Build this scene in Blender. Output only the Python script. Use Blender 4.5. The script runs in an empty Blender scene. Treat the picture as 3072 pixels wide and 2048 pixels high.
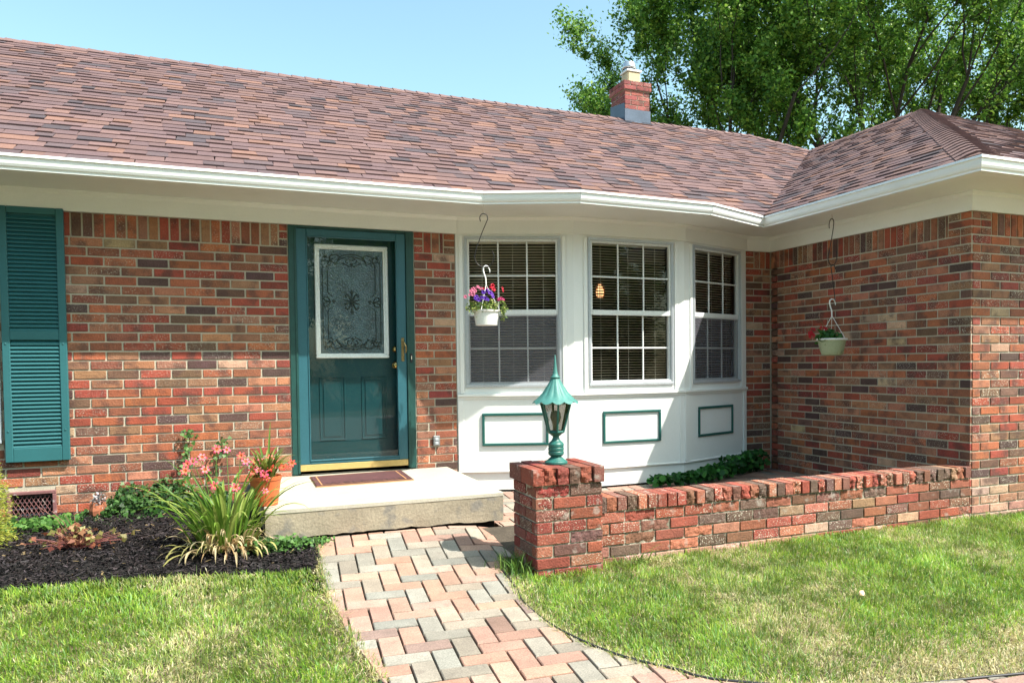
import bpy, bmesh, math, random
import numpy as np
from mathutils import Vector, Matrix, noise as mnoise
random.seed(7); RNG = np.random.default_rng(11)
SC = bpy.context.scene
COL = SC.collection
R = math.radians

# ------------------------------------------------------------------ camera
cam_d = bpy.data.cameras.new('camera'); cam = bpy.data.objects.new('camera', cam_d); COL.objects.link(cam)
CAM = Vector((0.755783, -6.50007, -0.194818))
yaw, pitch, roll = 0.419253, -0.0315233, -0.0097266
fw = Vector((math.sin(yaw)*math.cos(pitch), math.cos(yaw)*math.cos(pitch), math.sin(pitch)))
r0 = Vector((math.cos(yaw), -math.sin(yaw), 0)); u0 = r0.cross(fw)
rr = r0*math.cos(roll)+u0*math.sin(roll); uu = -r0*math.sin(roll)+u0*math.cos(roll)
M = Matrix(((rr.x, uu.x, -fw.x), (rr.y, uu.y, -fw.y), (rr.z, uu.z, -fw.z))).to_4x4()
M.translation = CAM
cam.matrix_world = M
cam_d.sensor_width = 36; cam_d.sensor_fit = 'HORIZONTAL'; cam_d.lens = 2394.35/3072*36
cam_d.shift_x = -(1740.38-1536)/3072; cam_d.shift_y = (1163.47-1024)/3072
cam_d.clip_start = 0.05; cam_d.clip_end = 3000
SC.camera = cam

# ------------------------------------------------------------------ light
TO_SUN = Vector((0.5, -0.525, 1.0)).normalized()
EL = math.asin(TO_SUN.z); AZ = math.atan2(TO_SUN.x, TO_SUN.y)
w = bpy.data.worlds.new('World'); SC.world = w; w.use_nodes = True
nt = w.node_tree; bg = nt.nodes['Background']
sky = nt.nodes.new('ShaderNodeTexSky'); sky.sky_type = 'NISHITA'; sky.sun_disc = False
sky.sun_elevation = EL; sky.sun_rotation = AZ; sky.air_density = 1.0; sky.dust_density = 2.0; sky.ozone_density = 1.0
tint = nt.nodes.new('ShaderNodeMixRGB'); tint.blend_type = 'MULTIPLY'; tint.inputs[0].default_value = 1; tint.inputs[2].default_value = (1.16, 1.33, 1.10, 1)
nt.links.new(sky.outputs[0], tint.inputs[1]); nt.links.new(tint.outputs[0], bg.inputs[0]); bg.inputs[1].default_value = 0.148
sd = bpy.data.lights.new('sun', 'SUN'); sd.energy = 5.0; sd.angle = R(0.55); sd.color = (1.0, 0.945, 0.85)
so = bpy.data.objects.new('sun', sd); COL.objects.link(so)
so.rotation_euler = (-TO_SUN).to_track_quat('-Z', 'Y').to_euler()
so.location = (3, -3, 8)
SC.view_settings.view_transform = 'Standard'; SC.view_settings.look = 'None'
SC.view_settings.exposure = 0.9; SC.view_settings.gamma = 1.0
SC.render.film_transparent = False
SC.cycles.max_bounces = 8; SC.cycles.transparent_max_bounces = 24
SC.cycles.caustics_reflective = False; SC.cycles.caustics_refractive = False

# ------------------------------------------------------------------ helpers
ORG = {}
def setp(o, label=None, cat=None, group=None, kind=None):
    if label: o['label'] = label
    if cat: o['category'] = cat
    if group: o['group'] = group
    if kind: o['kind'] = kind
    return o
def thing(name, loc, label, cat, group=None):
    o = bpy.data.objects.new(name, None); COL.objects.link(o); o.location = loc
    o.empty_display_size = 0.1
    ORG[o.name] = Vector(loc)
    return setp(o, label, cat, group)
def link_mesh(name, me, parent=None, origin=None):
    o = bpy.data.objects.new(name, me); COL.objects.link(o)
    if parent is not None:
        org = ORG[parent.name]; o.parent = parent
    else:
        org = Vector(origin) if origin is not None else Vector((0, 0, 0)); o.location = org
    if org.length > 0: me.transform(Matrix.Translation(-org))
    ORG[o.name] = org
    return o
def part(o, label=None):
    if label: o['label'] = label
    return o

class MB:
    def __init__(s): s.v = []; s.f = []; s.c = []
    def add(s, vs, fs, col=(1, 1, 1, 0)):
        n = len(s.v); s.v.extend([tuple(v) for v in vs]); s.f.extend([tuple(i+n for i in f) for f in fs])
        if len(col) == 3: col = (*col, 0)
        s.c.extend([col]*len(vs))
    def box(s, x0, x1, y0, y1, z0, z1, ch=0.0, col=(1, 1, 1, 0), fr=None):
        """axis box in frame fr (Matrix) with chamfered edges"""
        if ch <= 0:
            P = [(x, y, z) for x in (x0, x1) for y in (y0, y1) for z in (z0, z1)]
            F = [(0, 1, 3, 2), (4, 6, 7, 5), (0, 4, 5, 1), (2, 3, 7, 6), (0, 2, 6, 4), (1, 5, 7, 3)]
        else:
            P = []; idx = {}
            X = (x0, x1); Y = (y0, y1); Z = (z0, z1)
            for i in (0, 1):
                for j in (0, 1):
                    for k in (0, 1):
                        sx, sy, sz = (1, -1)[i], (1, -1)[j], (1, -1)[k]
                        for a in range(3):
                            q = [X[i]+sx*ch, Y[j]+sy*ch, Z[k]+sz*ch]; q[a] = (X[i], Y[j], Z[k])[a]
                            idx[(i, j, k, a)] = len(P); P.append(tuple(q))
            F = []
            for i in (0, 1):
                q = [idx[(i, j, k, 0)] for j, k in ((0, 0), (1, 0), (1, 1), (0, 1))]; F.append(q if i else q[::-1])
                q = [idx[(j, i, k, 1)] for j, k in ((0, 0), (0, 1), (1, 1), (1, 0))]; F.append(q if i else q[::-1])
                q = [idx[(j, k, i, 2)] for j, k in ((0, 0), (1, 0), (1, 1), (0, 1))]; F.append(q if i else q[::-1])
            for i in (0, 1):
                for j in (0, 1):
                    F.append([idx[(i, j, 0, 0)], idx[(i, j, 1, 0)], idx[(i, j, 1, 1)], idx[(i, j, 0, 1)]])
                    F.append([idx[(i, 0, j, 0)], idx[(i, 1, j, 0)], idx[(i, 1, j, 2)], idx[(i, 0, j, 2)]])
                    F.append([idx[(0, i, j, 1)], idx[(1, i, j, 1)], idx[(1, i, j, 2)], idx[(0, i, j, 2)]])
                    for k in (0, 1): F.append([idx[(i, j, k, 0)], idx[(i, j, k, 1)], idx[(i, j, k, 2)]])
        if fr is not None: P = [tuple(fr @ Vector(p)) for p in P]
        s.add(P, F, col)
    def tube(s, pts, rad, seg=8, col=(1, 1, 1, 0), closed=False):
        pts = [Vector(p) for p in pts]; n = len(pts)
        rads = rad if isinstance(rad, (list, tuple)) else [rad]*n
        V = []; up = None
        for i, p in enumerate(pts):
            if closed: d = pts[(i+1) % n]-pts[i-1]
            else: d = pts[min(i+1, n-1)]-pts[max(i-1, 0)]
            d.normalize()
            if up is None:
                up = Vector((0, 0, 1)) if abs(d.z) < .9 else Vector((1, 0, 0))
            a = d.cross(up); 
            if a.length < 1e-5: a = d.orthogonal()
            a.normalize(); b = a.cross(d).normalized(); up = b
            for k in range(seg):
                t = 2*math.pi*k/seg; V.append(p+(a*math.cos(t)+b*math.sin(t))*rads[i])
        F = []
        m = n if closed else n-1
        for i in range(m):
            i2 = (i+1) % n
            for k in range(seg): F.append((i*seg+k, i*seg+(k+1) % seg, i2*seg+(k+1) % seg, i2*seg+k))
        if not closed:
            F.append(tuple(range(seg))[::-1]); F.append(tuple((n-1)*seg+k for k in range(seg)))
        s.add(V, F, col)
    def lathe(s, prof, cen, seg=32, col=(1, 1, 1, 0), rfun=None):
        V = []; cx, cy, cz = cen
        for j, (r, z) in enumerate(prof):
            for k in range(seg):
                t = 2*math.pi*k/seg; q = rfun(t, j, r) if rfun else r
                V.append((cx+q*math.cos(t), cy+q*math.sin(t), cz+z))
        F = []
        for j in range(len(prof)-1):
            for k in range(seg): F.append((j*seg+k, j*seg+(k+1) % seg, (j+1)*seg+(k+1) % seg, (j+1)*seg+k))
        s.add(V, F, col)
    def build(s, name, mat, parent=None, origin=None, smooth=False, recalc=True):
        me = bpy.data.meshes.new(name); me.from_pydata(s.v, [], s.f); me.update()
        ca = me.color_attributes.new('Col', 'FLOAT_COLOR', 'POINT')
        ca.data.foreach_set('color', np.array(s.c, dtype=np.float32).ravel())
        if recalc:
            bm = bmesh.new(); bm.from_mesh(me); bmesh.ops.recalc_face_normals(bm, faces=bm.faces); bm.to_mesh(me); bm.free()
        me.materials.append(mat)
        if smooth: me.polygons.foreach_set('use_smooth', [True]*len(me.polygons))
        return link_mesh(name, me, parent, origin)

def build_np(name, V, C, k, mat, parent=None, origin=None):
    """V (n*k,3): n separate polygons of k vertices; C (n*k,4)"""
    n = len(V)//k
    me = bpy.data.meshes.new(name)
    me.vertices.add(n*k); me.vertices.foreach_set('co', V.astype(np.float32).ravel())
    me.loops.add(n*k); me.loops.foreach_set('vertex_index', np.arange(n*k, dtype=np.int32))
    me.polygons.add(n); me.polygons.foreach_set('loop_start', np.arange(0, n*k, k, dtype=np.int32))
    me.polygons.foreach_set('loop_total', np.full(n, k, dtype=np.int32))
    me.update(calc_edges=True)
    ca = me.color_attributes.new('Col', 'FLOAT_COLOR', 'POINT'); ca.data.foreach_set('color', C.astype(np.float32).ravel())
    me.materials.append(mat)
    return link_mesh(name, me, parent, origin)

def fr(origin, a, n):
    """frame: x along a, y along outward n, z up"""
    a = Vector(a).normalized(); n = Vector(n).normalized(); z = Vector((0, 0, 1))
    m = Matrix(((a.x, n.x, z.x), (a.y, n.y, z.y), (a.z, n.z, z.z))).to_4x4(); m.translation = Vector(origin); return m

def vnoise(x, y, seed=0):
    """value noise, numpy"""
    xi = np.floor(x).astype(int); yi = np.floor(y).astype(int); xf = x-xi; yf = y-yi
    def h(a, b):
        t = (a*374761393+b*668265263+seed*974711) & 0xffffffff
        t = ((t ^ (t >> 13))*1274126177) & 0xffffffff
        return ((t ^ (t >> 16)) & 0xffff)/65535.0
    u = xf*xf*(3-2*xf); v = yf*yf*(3-2*yf)
    return (h(xi, yi)*(1-u)+h(xi+1, yi)*u)*(1-v)+(h(xi, yi+1)*(1-u)+h(xi+1, yi+1)*u)*v
def fnoise(x, y, s, seed=0): return (vnoise(x*s, y*s, seed)+.5*vnoise(x*s*2.1, y*s*2.1, seed+1)+.25*vnoise(x*s*4.3, y*s*4.3, seed+2))/1.75

# ------------------------------------------------------------------ materials
def mat(name, col=None, rough=.6, attr=False, var=.15, vscale=8, fscale=80, fvar=.1, bump=0, bscale=60, metal=0, spec=.5, speck=False,
        stain=None, coat=0, trans=0, bdist=.01, stretch=None):
    m = bpy.data.materials.new(name); m.use_nodes = True; t = m.node_tree; N = t.nodes; L = t.links
    b = N['Principled BSDF']; b.inputs['Roughness'].default_value = rough; b.inputs['Metallic'].default_value = metal
    b.inputs['Specular IOR Level'].default_value = spec; b.inputs['Coat Weight'].default_value = coat
    tc = N.new('ShaderNodeTexCoord'); src = tc.outputs['Object']
    if stretch:
        mp = N.new('ShaderNodeMapping'); mp.inputs['Scale'].default_value = stretch; L.new(src, mp.inputs[0]); src = mp.outputs[0]
    def noi(scale, det=4):
        n = N.new('ShaderNodeTexNoise'); n.inputs['Scale'].default_value = scale; n.inputs['Detail'].default_value = det; L.new(src, n.inputs['Vector']); return n
    if attr:
        a = N.new('ShaderNodeAttribute'); a.attribute_name = 'Col'; base = a.outputs['Color']
    else:
        rgb = N.new('ShaderNodeRGB'); rgb.outputs[0].default_value = (*col, 1); base = rgb.outputs[0]
    def mulrange(base, fac, lo, hi):
        mr = N.new('ShaderNodeMapRange'); mr.inputs['From Min'].default_value = .25; mr.inputs['From Max'].default_value = .75
        mr.inputs['To Min'].default_value = lo; mr.inputs['To Max'].default_value = hi; L.new(fac, mr.inputs[0])
        mx = N.new('ShaderNodeVectorMath'); mx.operation = 'SCALE'; L.new(base, mx.inputs[0]); L.new(mr.outputs[0], mx.inputs['Scale']); return mx.outputs[0]
    n1 = noi(vscale); base = mulrange(base, n1.outputs['Fac'], 1-var, 1+var)
    n2 = noi(fscale, 3); base = mulrange(base, n2.outputs['Fac'], 1-fvar, 1+fvar)
    if stain:
        sc, lo, hi, c, amt = stain
        n3 = noi(sc, 5); mr = N.new('ShaderNodeMapRange'); mr.inputs['From Min'].default_value = lo; mr.inputs['From Max'].default_value = hi
        mr.inputs['To Max'].default_value = amt; L.new(n3.outputs['Fac'], mr.inputs[0])
        mx = N.new('ShaderNodeMixRGB'); mx.inputs[2].default_value = (*c, 1); L.new(mr.outputs[0], mx.inputs[0]); L.new(base, mx.inputs[1]); base = mx.outputs[0]
    if speck:
        n4 = noi(135, 2); mr = N.new('ShaderNodeMapRange'); mr.inputs['From Min'].default_value = .60; mr.inputs['From Max'].default_value = .66
        L.new(n4.outputs['Fac'], mr.inputs[0]); ml = N.new('ShaderNodeMath'); ml.operation = 'MULTIPLY'
        L.new(mr.outputs[0], ml.inputs[0]); L.new(a.outputs['Alpha'], ml.inputs[1])
        mx = N.new('ShaderNodeMixRGB'); mx.inputs[2].default_value = (.62, .55, .45, 1); L.new(ml.outputs[0], mx.inputs[0]); L.new(base, mx.inputs[1]); base = mx.outputs[0]
    L.new(base, b.inputs['Base Color'])
    if bump:
        nb = noi(bscale, 5); bp = N.new('ShaderNodeBump'); bp.inputs['Strength'].default_value = bump; bp.inputs['Distance'].default_value = bdist
        L.new(nb.outputs['Fac'], bp.inputs['Height']); L.new(bp.outputs[0], b.inputs['Normal'])
    if trans:
        tr = N.new('ShaderNodeBsdfTranslucent'); L.new(base, tr.inputs[0]); ms = N.new('ShaderNodeMixShader'); ms.inputs[0].default_value = trans
        L.new(b.outputs[0], ms.inputs[1]); L.new(tr.outputs[0], ms.inputs[2]); L.new(ms.outputs[0], N['Material Output'].inputs[0])
    return m
def glass_mat(name, tint=(1, 1, 1), refl=1.0, rough=.01, wav=0.0, wscale=3):
    m = bpy.data.materials.new(name); m.use_nodes = True; t = m.node_tree; N = t.nodes; L = t.links
    N.remove(N['Principled BSDF']); tr = N.new('ShaderNodeBsdfTransparent'); tr.inputs[0].default_value = (*tint, 1)
    g = N.new('ShaderNodeBsdfGlossy'); g.inputs['Roughness'].default_value = rough
    f = N.new('ShaderNodeFresnel'); f.inputs[0].default_value = 1.5
    ml = N.new('ShaderNodeMath'); ml.operation = 'MULTIPLY'; ml.inputs[1].default_value = refl; ml.use_clamp = True
    L.new(f.outputs[0], ml.inputs[0]); ms = N.new('ShaderNodeMixShader'); L.new(ml.outputs[0], ms.inputs[0])
    L.new(tr.outputs[0], ms.inputs[1]); L.new(g.outputs[0], ms.inputs[2]); L.new(ms.outputs[0], N['Material Output'].inputs[0])
    if wav:
        tc = N.new('ShaderNodeTexCoord'); n = N.new('ShaderNodeTexNoise'); n.inputs['Scale'].default_value = wscale; L.new(tc.outputs['Object'], n.inputs[0])
        bp = N.new('ShaderNodeBump'); bp.inputs['Strength'].default_value = wav; bp.inputs['Distance'].default_value = .01
        L.new(n.outputs[0], bp.inputs['Height']); L.new(bp.outputs[0], g.inputs['Normal'])
    return m
def emit_mat(name, col, st):
    m = bpy.data.materials.new(name); m.use_nodes = True; N = m.node_tree.nodes; b = N['Principled BSDF']
    b.inputs['Emission Color'].default_value = (*col, 1); b.inputs['Emission Strength'].default_value = st; b.inputs['Base Color'].default_value = (*col, 1); return m

m_brick = mat('brick', attr=True, rough=.85, var=.22, vscale=14, fvar=.25, fscale=130, bump=.8, bscale=90, bdist=.006, speck=True,
              stain=(9, .50, .64, (.075, .036, .030), .72))
m_brickw = mat('weathered_brick', attr=True, rough=.9, var=.25, vscale=16, fvar=.25, fscale=110, bump=.8, bscale=90, bdist=.006, speck=True,
               stain=(13, .60, .70, (.42, .38, .34), .45))
m_mortar = mat('mortar', (.46, .41, .325), rough=.95, var=.15, vscale=6, fvar=.2, fscale=150, bump=.6, bscale=160, bdist=.004)
m_mortard = mat('dark_mortar', (.23, .20, .15), rough=.95, var=.4, vscale=12, fvar=.3, fscale=110, bump=.9, bscale=120, bdist=.006,
                stain=(9, .52, .6, (.5, .46, .38), .8))
m_shingle = mat('asphalt_shingle', attr=True, rough=.95, var=.1, vscale=10, fvar=.28, fscale=260, bump=.5, bscale=300, bdist=.003, spec=.3)
m_white = mat('white_paint', (.80, .81, .80), rough=.45, var=.03, vscale=3, fvar=.02, bump=.06, bscale=40, stain=(5, .66, .8, (.55, .55, .5), .25))
m_gutter = mat('white_metal', (.82, .83, .83), rough=.3, var=.02, vscale=2, fvar=.01, spec=.5, stain=(3, .6, .8, (.6, .6, .56), .3), stretch=(1, 1, .3))
m_alu = mat('aluminium', (.50, .53, .57), rough=.4, var=.05, metal=.25)
m_sash = mat('sash', (.72, .74, .74), rough=.4, var=.05)
m_verdid = mat('dark_verdigris', (.022, .13, .11), rough=.45, var=.2, vscale=20)  # darker verdigris tone for the lantern base and cage
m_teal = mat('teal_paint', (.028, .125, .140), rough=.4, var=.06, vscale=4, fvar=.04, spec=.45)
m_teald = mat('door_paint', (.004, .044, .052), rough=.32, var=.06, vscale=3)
m_stormf = mat('storm_door_paint', (.024, .108, .138), rough=.4, var=.06)
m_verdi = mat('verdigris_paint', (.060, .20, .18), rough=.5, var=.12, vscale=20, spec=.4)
m_trimg = mat('green_trim', (.01, .095, .085), rough=.4, var=.1)
m_brass = mat('brass', (.62, .42, .16), rough=.25, metal=1, var=.1, vscale=10)
m_brassd = mat('old_brass', (.30, .22, .10), rough=.38, metal=.9, var=.3, vscale=60)
m_gold = mat('brass_sill', (.62, .43, .16), rough=.45, metal=.3, var=.06)
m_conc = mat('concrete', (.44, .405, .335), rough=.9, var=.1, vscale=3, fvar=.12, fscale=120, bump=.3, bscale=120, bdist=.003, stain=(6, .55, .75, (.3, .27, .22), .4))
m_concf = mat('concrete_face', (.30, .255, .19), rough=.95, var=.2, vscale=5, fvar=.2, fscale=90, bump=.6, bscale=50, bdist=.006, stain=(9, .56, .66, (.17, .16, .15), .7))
m_paver = mat('paver', attr=True, rough=.9, var=.16, vscale=9, fvar=.30, fscale=150, bump=.6, bscale=170, bdist=.003, stain=(14, .6, .75, (.14, .11, .09), .4))
m_sand = mat('joint_sand', (.07, .055, .04), rough=1, var=.3, fvar=.4)
m_soil = mat('soil', (.10, .085, .04), rough=1, var=.35, vscale=2, fvar=.4, fscale=60, bump=.8, bscale=60, stain=(1.5, .5, .6, (.22, .17, .09), .7))
m_mulch = mat('mulch', attr=True, rough=.95, var=.3, vscale=30, fvar=.3, fscale=160, bump=.8, bscale=160, bdist=.003, spec=.15)
m_mulchb = mat('mulch_base', (.012, .010, .010), rough=1, var=.4, vscale=30, fvar=.4, bump=1, bscale=80, bdist=.02)
m_grass = mat('grass_blade', attr=True, rough=.42, var=.08, vscale=3, fvar=0, trans=.42, spec=.35)
m_leaf = mat('leaf', attr=True, rough=.5, var=.12, vscale=6, fvar=.05, trans=.38, spec=.35)
m_treeleaf = mat('tree_leaf', attr=True, rough=.5, var=.1, vscale=1, fvar=.02, trans=.42, spec=.35)
m_bark = mat('bark', (.045, .035, .029), rough=.95, var=.3, vscale=4, fvar=.3, fscale=30, bump=.8, bscale=20, bdist=.03, stretch=(1, 1, .25))
m_petal = mat('petal', attr=True, rough=.5, var=.08, vscale=60, fvar=.04, trans=.3)
m_terra = mat('terracotta_plastic', (.50, .115, .035), rough=.5, var=.05)
m_pw = mat('white_plastic', (.82, .82, .80), rough=.35, var=.02)
m_pg = mat('sage_plastic', (.36, .40, .25), rough=.45, var=.05, vscale=10)
m_black = mat('black_metal', (.012, .012, .013), rough=.45, var=.1)
m_edge = mat('black_plastic', (.02, .02, .024), rough=.5, var=.2)
m_iron = mat('vent_paint', (.20, .085, .085), rough=.7, var=.15, vscale=20, stain=(25, .6, .66, (.5, .42, .4), .6))
m_ventd = mat('vent_louvre', (.10, .12, .15), rough=.5, var=.2, metal=.4)
m_flue = mat('clay_flue', (.55, .44, .28), rough=.8, var=.1)
m_flash = mat('lead_flashing', (.095, .12, .165), rough=.5, var=.15, vscale=5, metal=.5)
m_steel = mat('galvanised', (.62, .64, .66), rough=.3, metal=.85, var=.1)
m_mat = mat('doormat', (.085, .03, .033), rough=.95, var=.25, vscale=15, fvar=.3, fscale=250, bump=.7, bscale=260, bdist=.004)
m_matb = mat('doormat_band', (.45, .23, .10), rough=.9, var=.1)
m_matt = mat('doormat_print', (.04, .014, .016), rough=.95)
m_rock = mat('rock', (.13, .12, .11), rough=.9, var=.4, vscale=30, fvar=.4, bump=.7, bscale=40)
m_blind = mat('blind', (.66, .63, .53), rough=.5, var=.05)
m_room = mat('dim_room_wall', (.03, .025, .02), rough=.9, var=.05)  # near-black colour stands in for the darkness of the unlit room
m_dark = mat('gap_shade', (.012, .011, .010), rough=1)  # near-black colour paints the shade in the step gap and vent opening
m_privacy = mat('textured_glass', (.05, .085, .10), rough=.16, var=.5, vscale=9, fvar=.45, fscale=90, bump=.7, bscale=75, bdist=.006, spec=.9)
m_came = mat('glass_came', (.012, .022, .020), rough=.5)
m_pewter = mat('outlet_metal', (.28, .29, .30), rough=.4, metal=.5)
m_glass = glass_mat('window_glass', (.96, .97, .97), .8)
m_stormg = glass_mat('storm_glass', (.97, .99, .99), 1.1, wav=.04, wscale=1.5)
m_doorwhite = mat('door_window_paint', (.88, .89, .89), rough=.4, var=.02)
m_screen = bpy.data.materials.new('insect_screen'); m_screen.use_nodes = True
_N = m_screen.node_tree.nodes; _L = m_screen.node_tree.links; _N['Principled BSDF'].inputs['Base Color'].default_value = (.15, .15, .18, 1); _N['Principled BSDF'].inputs['Roughness'].default_value = .7
_t = _N.new('ShaderNodeBsdfTransparent'); _m = _N.new('ShaderNodeMixShader'); _m.inputs[0].default_value = .42
_L.new(_t.outputs[0], _m.inputs[1]); _L.new(_N['Principled BSDF'].outputs[0], _m.inputs[2]); _L.new(_m.outputs[0], _N['Material Output'].inputs[0])
m_lglass = glass_mat('lantern_glass', (.55, .52, .50), 1.6, rough=.12)
m_bulb = mat('bulb', (.5, .5, .48), rough=.2)
m_lamp = emit_mat('lit_lamp', (1.0, .52, .22), 1.6)
m_cage = mat('lamp_cage', (.25, .12, .05), rough=.6)
m_road = mat('road', (.30, .30, .29), rough=.9, var=.12, vscale=.4, fvar=.15)
m_cypress = mat('golden_foliage', attr=True, rough=.6, var=.1, vscale=10, fvar=.05, trans=.4)

# ------------------------------------------------------------------ ground profile
YS = [-90, -22, -12, -6, -4.5, -3.4, -2.6, -2.2, -1.9, -1.5, 0, 30]
ZS = [-2.4, -2.0, -1.8, -1.52, -1.46, -1.42, -1.38, -1.345, -1.31, -1.25, -1.22, -1.22]
def g(y, x=0.0):
    sx = min(1, max(0, (x-2.15)/.3)); sy = min(1, max(0, (y+2.25)/.25))
    return float(np.interp(y, YS, ZS))-.055*sx*sy
def gnp(y): return np.interp(y, YS, ZS)

PATH = [(1.243, -1.462), (1.225, -1.83), (1.226, -2.03), (1.215, -2.41), (1.229, -2.768), (1.256, -3.094), (1.289, -3.411), (1.45, -3.95), (1.8, -4.6), (2.5, -5.3), (3.8, -5.75), (9, -5.9),
        (9, -4.55), (5.2, -4.50), (3.9, -4.40), (3.334, -4.295), (2.80, -4.13), (2.463, -3.918), (2.371, -3.778), (2.238, -3.58), (2.148, -3.339), (2.101, -3.099), (2.088, -2.779),
        (2.123, -2.549), (2.144, -2.271), (2.20, -2.08), (2.29, -2.0), (2.29, -2.06), (2.70, -2.06), (2.70, -2.15), (5.735, -2.15), (5.735, -.005), (5.44, -.005), (4.53, -.33), (3.45, -.33), (2.53, -.005), (2.44, -.005), (2.44, -1.462)]
MULCH = [(1.243, -1.462), (1.225, -1.83), (1.18, -1.92), (1.0, -1.925), (.70, -1.85), (.348, -1.79), (.016, -1.77), (-.28, -1.76), (-1.2, -1.78), (-3.2, -1.8), (-3.2, 0), (1.243, 0)]
def inpoly(x, y, poly):
    x = np.asarray(x); y = np.asarray(y); r = np.zeros(x.shape, bool); n = len(poly)
    for i in range(n):
        x1, y1 = poly[i]; x2, y2 = poly[(i+1) % n]
        if y1 == y2: continue
        c = ((y1 > y) != (y2 > y)) & (x < (x2-x1)*(y-y1)/(y2-y1)+x1); r ^= c
    return r
def clip_convex(subj, clip):
    out = list(subj)
    for i in range(len(clip)):
        a = clip[i]; b = clip[(i+1) % len(clip)]; inp = out; out = []
        if not inp: break
        def side(p): return (b[0]-a[0])*(p[1]-a[1])-(b[1]-a[1])*(p[0]-a[0])
        s = inp[-1]; ss = side(s)
        for e in inp:
            se = side(e)
            if (se >= 0) != (ss >= 0):
                t = ss/(ss-se); out.append((s[0]+(e[0]-s[0])*t, s[1]+(e[1]-s[1])*t))
            if se >= 0: out.append(e)
            s, ss = e, se
    return out
def area(p): return .5*sum(p[i][0]*p[(i+1) % len(p)][1]-p[(i+1) % len(p)][0]*p[i][1] for i in range(len(p)))

# ------------------------------------------------------------------ ground sheet
def sheet(name, x0, x1, ys, m, dz=0, poly=None, nx=2):
    mb = MB()
    if poly is None:
        xs = np.linspace(x0, x1, nx)
        V = [(x, y, g(y, x)+dz-(.09 if -2.1 < y < 8 else 0)) for y in ys for x in xs]
        F = [(j*nx+i, j*nx+i+1, (j+1)*nx+i+1, (j+1)*nx+i) for j in range(len(ys)-1) for i in range(nx-1)]
        mb.add(V, F)
    else:
        ys = sorted(ys)
        for a, b in zip(ys[:-1], ys[1:]):
            q = clip_convex(poly, [(-99, a), (99, a), (99, b), (-99, b)])
            if len(q) >= 3:
                mb.add([(x, y, g(y, x)+dz) for x, y in q], [tuple(range(len(q)))])
    return mb.build(name, m)
gy = [-90, -60, -40, -22, -12, -9, -6, -5, -4.5, -4, -3.4, -3, -2.6, -2.4, -2.2, -2.05, -1.9, -1.7, -1.5, -1, 0, 10, 30, 90, 600]
gr = sheet('ground', -300, 300, gy, m_soil, -.02, nx=40); setp(gr, kind='structure')
rd = sheet('road', -60, 60, [-22, -19, -16, -12, -10], m_road, .01, nx=20); setp(rd, kind='structure')
mu = sheet('mulch_bed', 0, 0, gy[:-3], m_mulchb, .004, poly=MULCH); setp(mu, kind='structure')

# paved path: herringbone pavers, one mesh
pb = MB()
PAL = [((.345, .205, .155), 6), ((.37, .24, .185), 4), ((.27, .24, .20), 8), ((.235, .208, .172), 5), ((.32, .188, .145), 4), ((.22, .145, .12), 1), ((.33, .215, .165), 3)]
PALL = [c for c, k in PAL for _ in range(k)]
ang = R(-4); ca_, sa_ = math.cos(ang), math.sin(ang); W_ = .1005; GAP = .0042
def paver(x, y, w_, h_):
    q = [(x*W_+GAP, y*W_+GAP), ((x+w_)*W_-GAP, y*W_+GAP), ((x+w_)*W_-GAP, (y+h_)*W_-GAP), (x*W_+GAP, (y+h_)*W_-GAP)]
    q = [(1.243+a*ca_-b*sa_, -1.462+a*sa_+b*ca_) for a, b in q]
    cxm = sum(a for a, b in q)/4; cym = sum(b for a, b in q)/4
    if cxm < .9 or cxm > 9.2 or cym > .1 or cym < -6.1: return
    ins_ = inpoly([a for a, b in q], [b for a, b in q], PATH)
    if ins_.all(): c = list(q)
    elif not ins_.any(): return
    else: c = clip_convex(PATH, q)
    # a concave subject may give doubled edges; keep simple pieces only
    if len(c) < 3 or abs(area(c)) < 2e-4: return
    cc = []
    for p in c:
        if not cc or (abs(p[0]-cc[-1][0])+abs(p[1]-cc[-1][1])) > 1e-4: cc.append(p)
    if len(cc) > 2 and (abs(cc[0][0]-cc[-1][0])+abs(cc[0][1]-cc[-1][1])) < 1e-4: cc.pop()
    if len(cc) < 3: return
    if area(cc) < 0: cc = cc[::-1]
    n = len(cc); mx = sum(p[0] for p in cc)/n; my = sum(p[1] for p in cc)/n
    zj = random.uniform(-.002, .002); tx = random.uniform(-.015, .015); ty = random.uniform(-.012, .012)
    def z(p): return g(p[1], p[0])+.010+zj+(p[0]-mx)*tx+(p[1]-my)*ty
    ins = []
    for p in cc:
        d = math.hypot(p[0]-mx, p[1]-my)+1e-6; k = max(0, 1-.0045/d); ins.append((mx+(p[0]-mx)*k, my+(p[1]-my)*k))
    V = [(*p, z(p)) for p in ins]+[(*p, z(p)-.0035) for p in cc]+[(*p, z(p)-.03) for p in cc]
    F = [tuple(range(n))]
    for i in range(n):
        j = (i+1) % n; F.append((i, j, n+j, n+i)[::-1]); F.append((n+i, n+j, 2*n+j, 2*n+i)[::-1])
    col = random.choice(PALL); k = random.uniform(.85, 1.15); kk = random.uniform(-.02, .02)
    pb.add(V, F, (col[0]*k+kk, col[1]*k, col[2]*k-kk*.5, 0))
for row in range(-50, 17):
    for k in range(-40, 40):
        x = row+4*k
        if -20 < x < 95: paver(x, row, 2, 1)
        x = row+3+4*k
        if -20 < x < 95: paver(x, row, 1, 2)
pp = pb.build('path', m_paver, recalc=False); setp(pp, kind='structure')
ps = sheet('path_bed', 0, 0, gy[:-3]+[-1.2, -.7, -.4, -.2], m_sand, -.004, poly=PATH); setp(ps, kind='structure')

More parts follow.
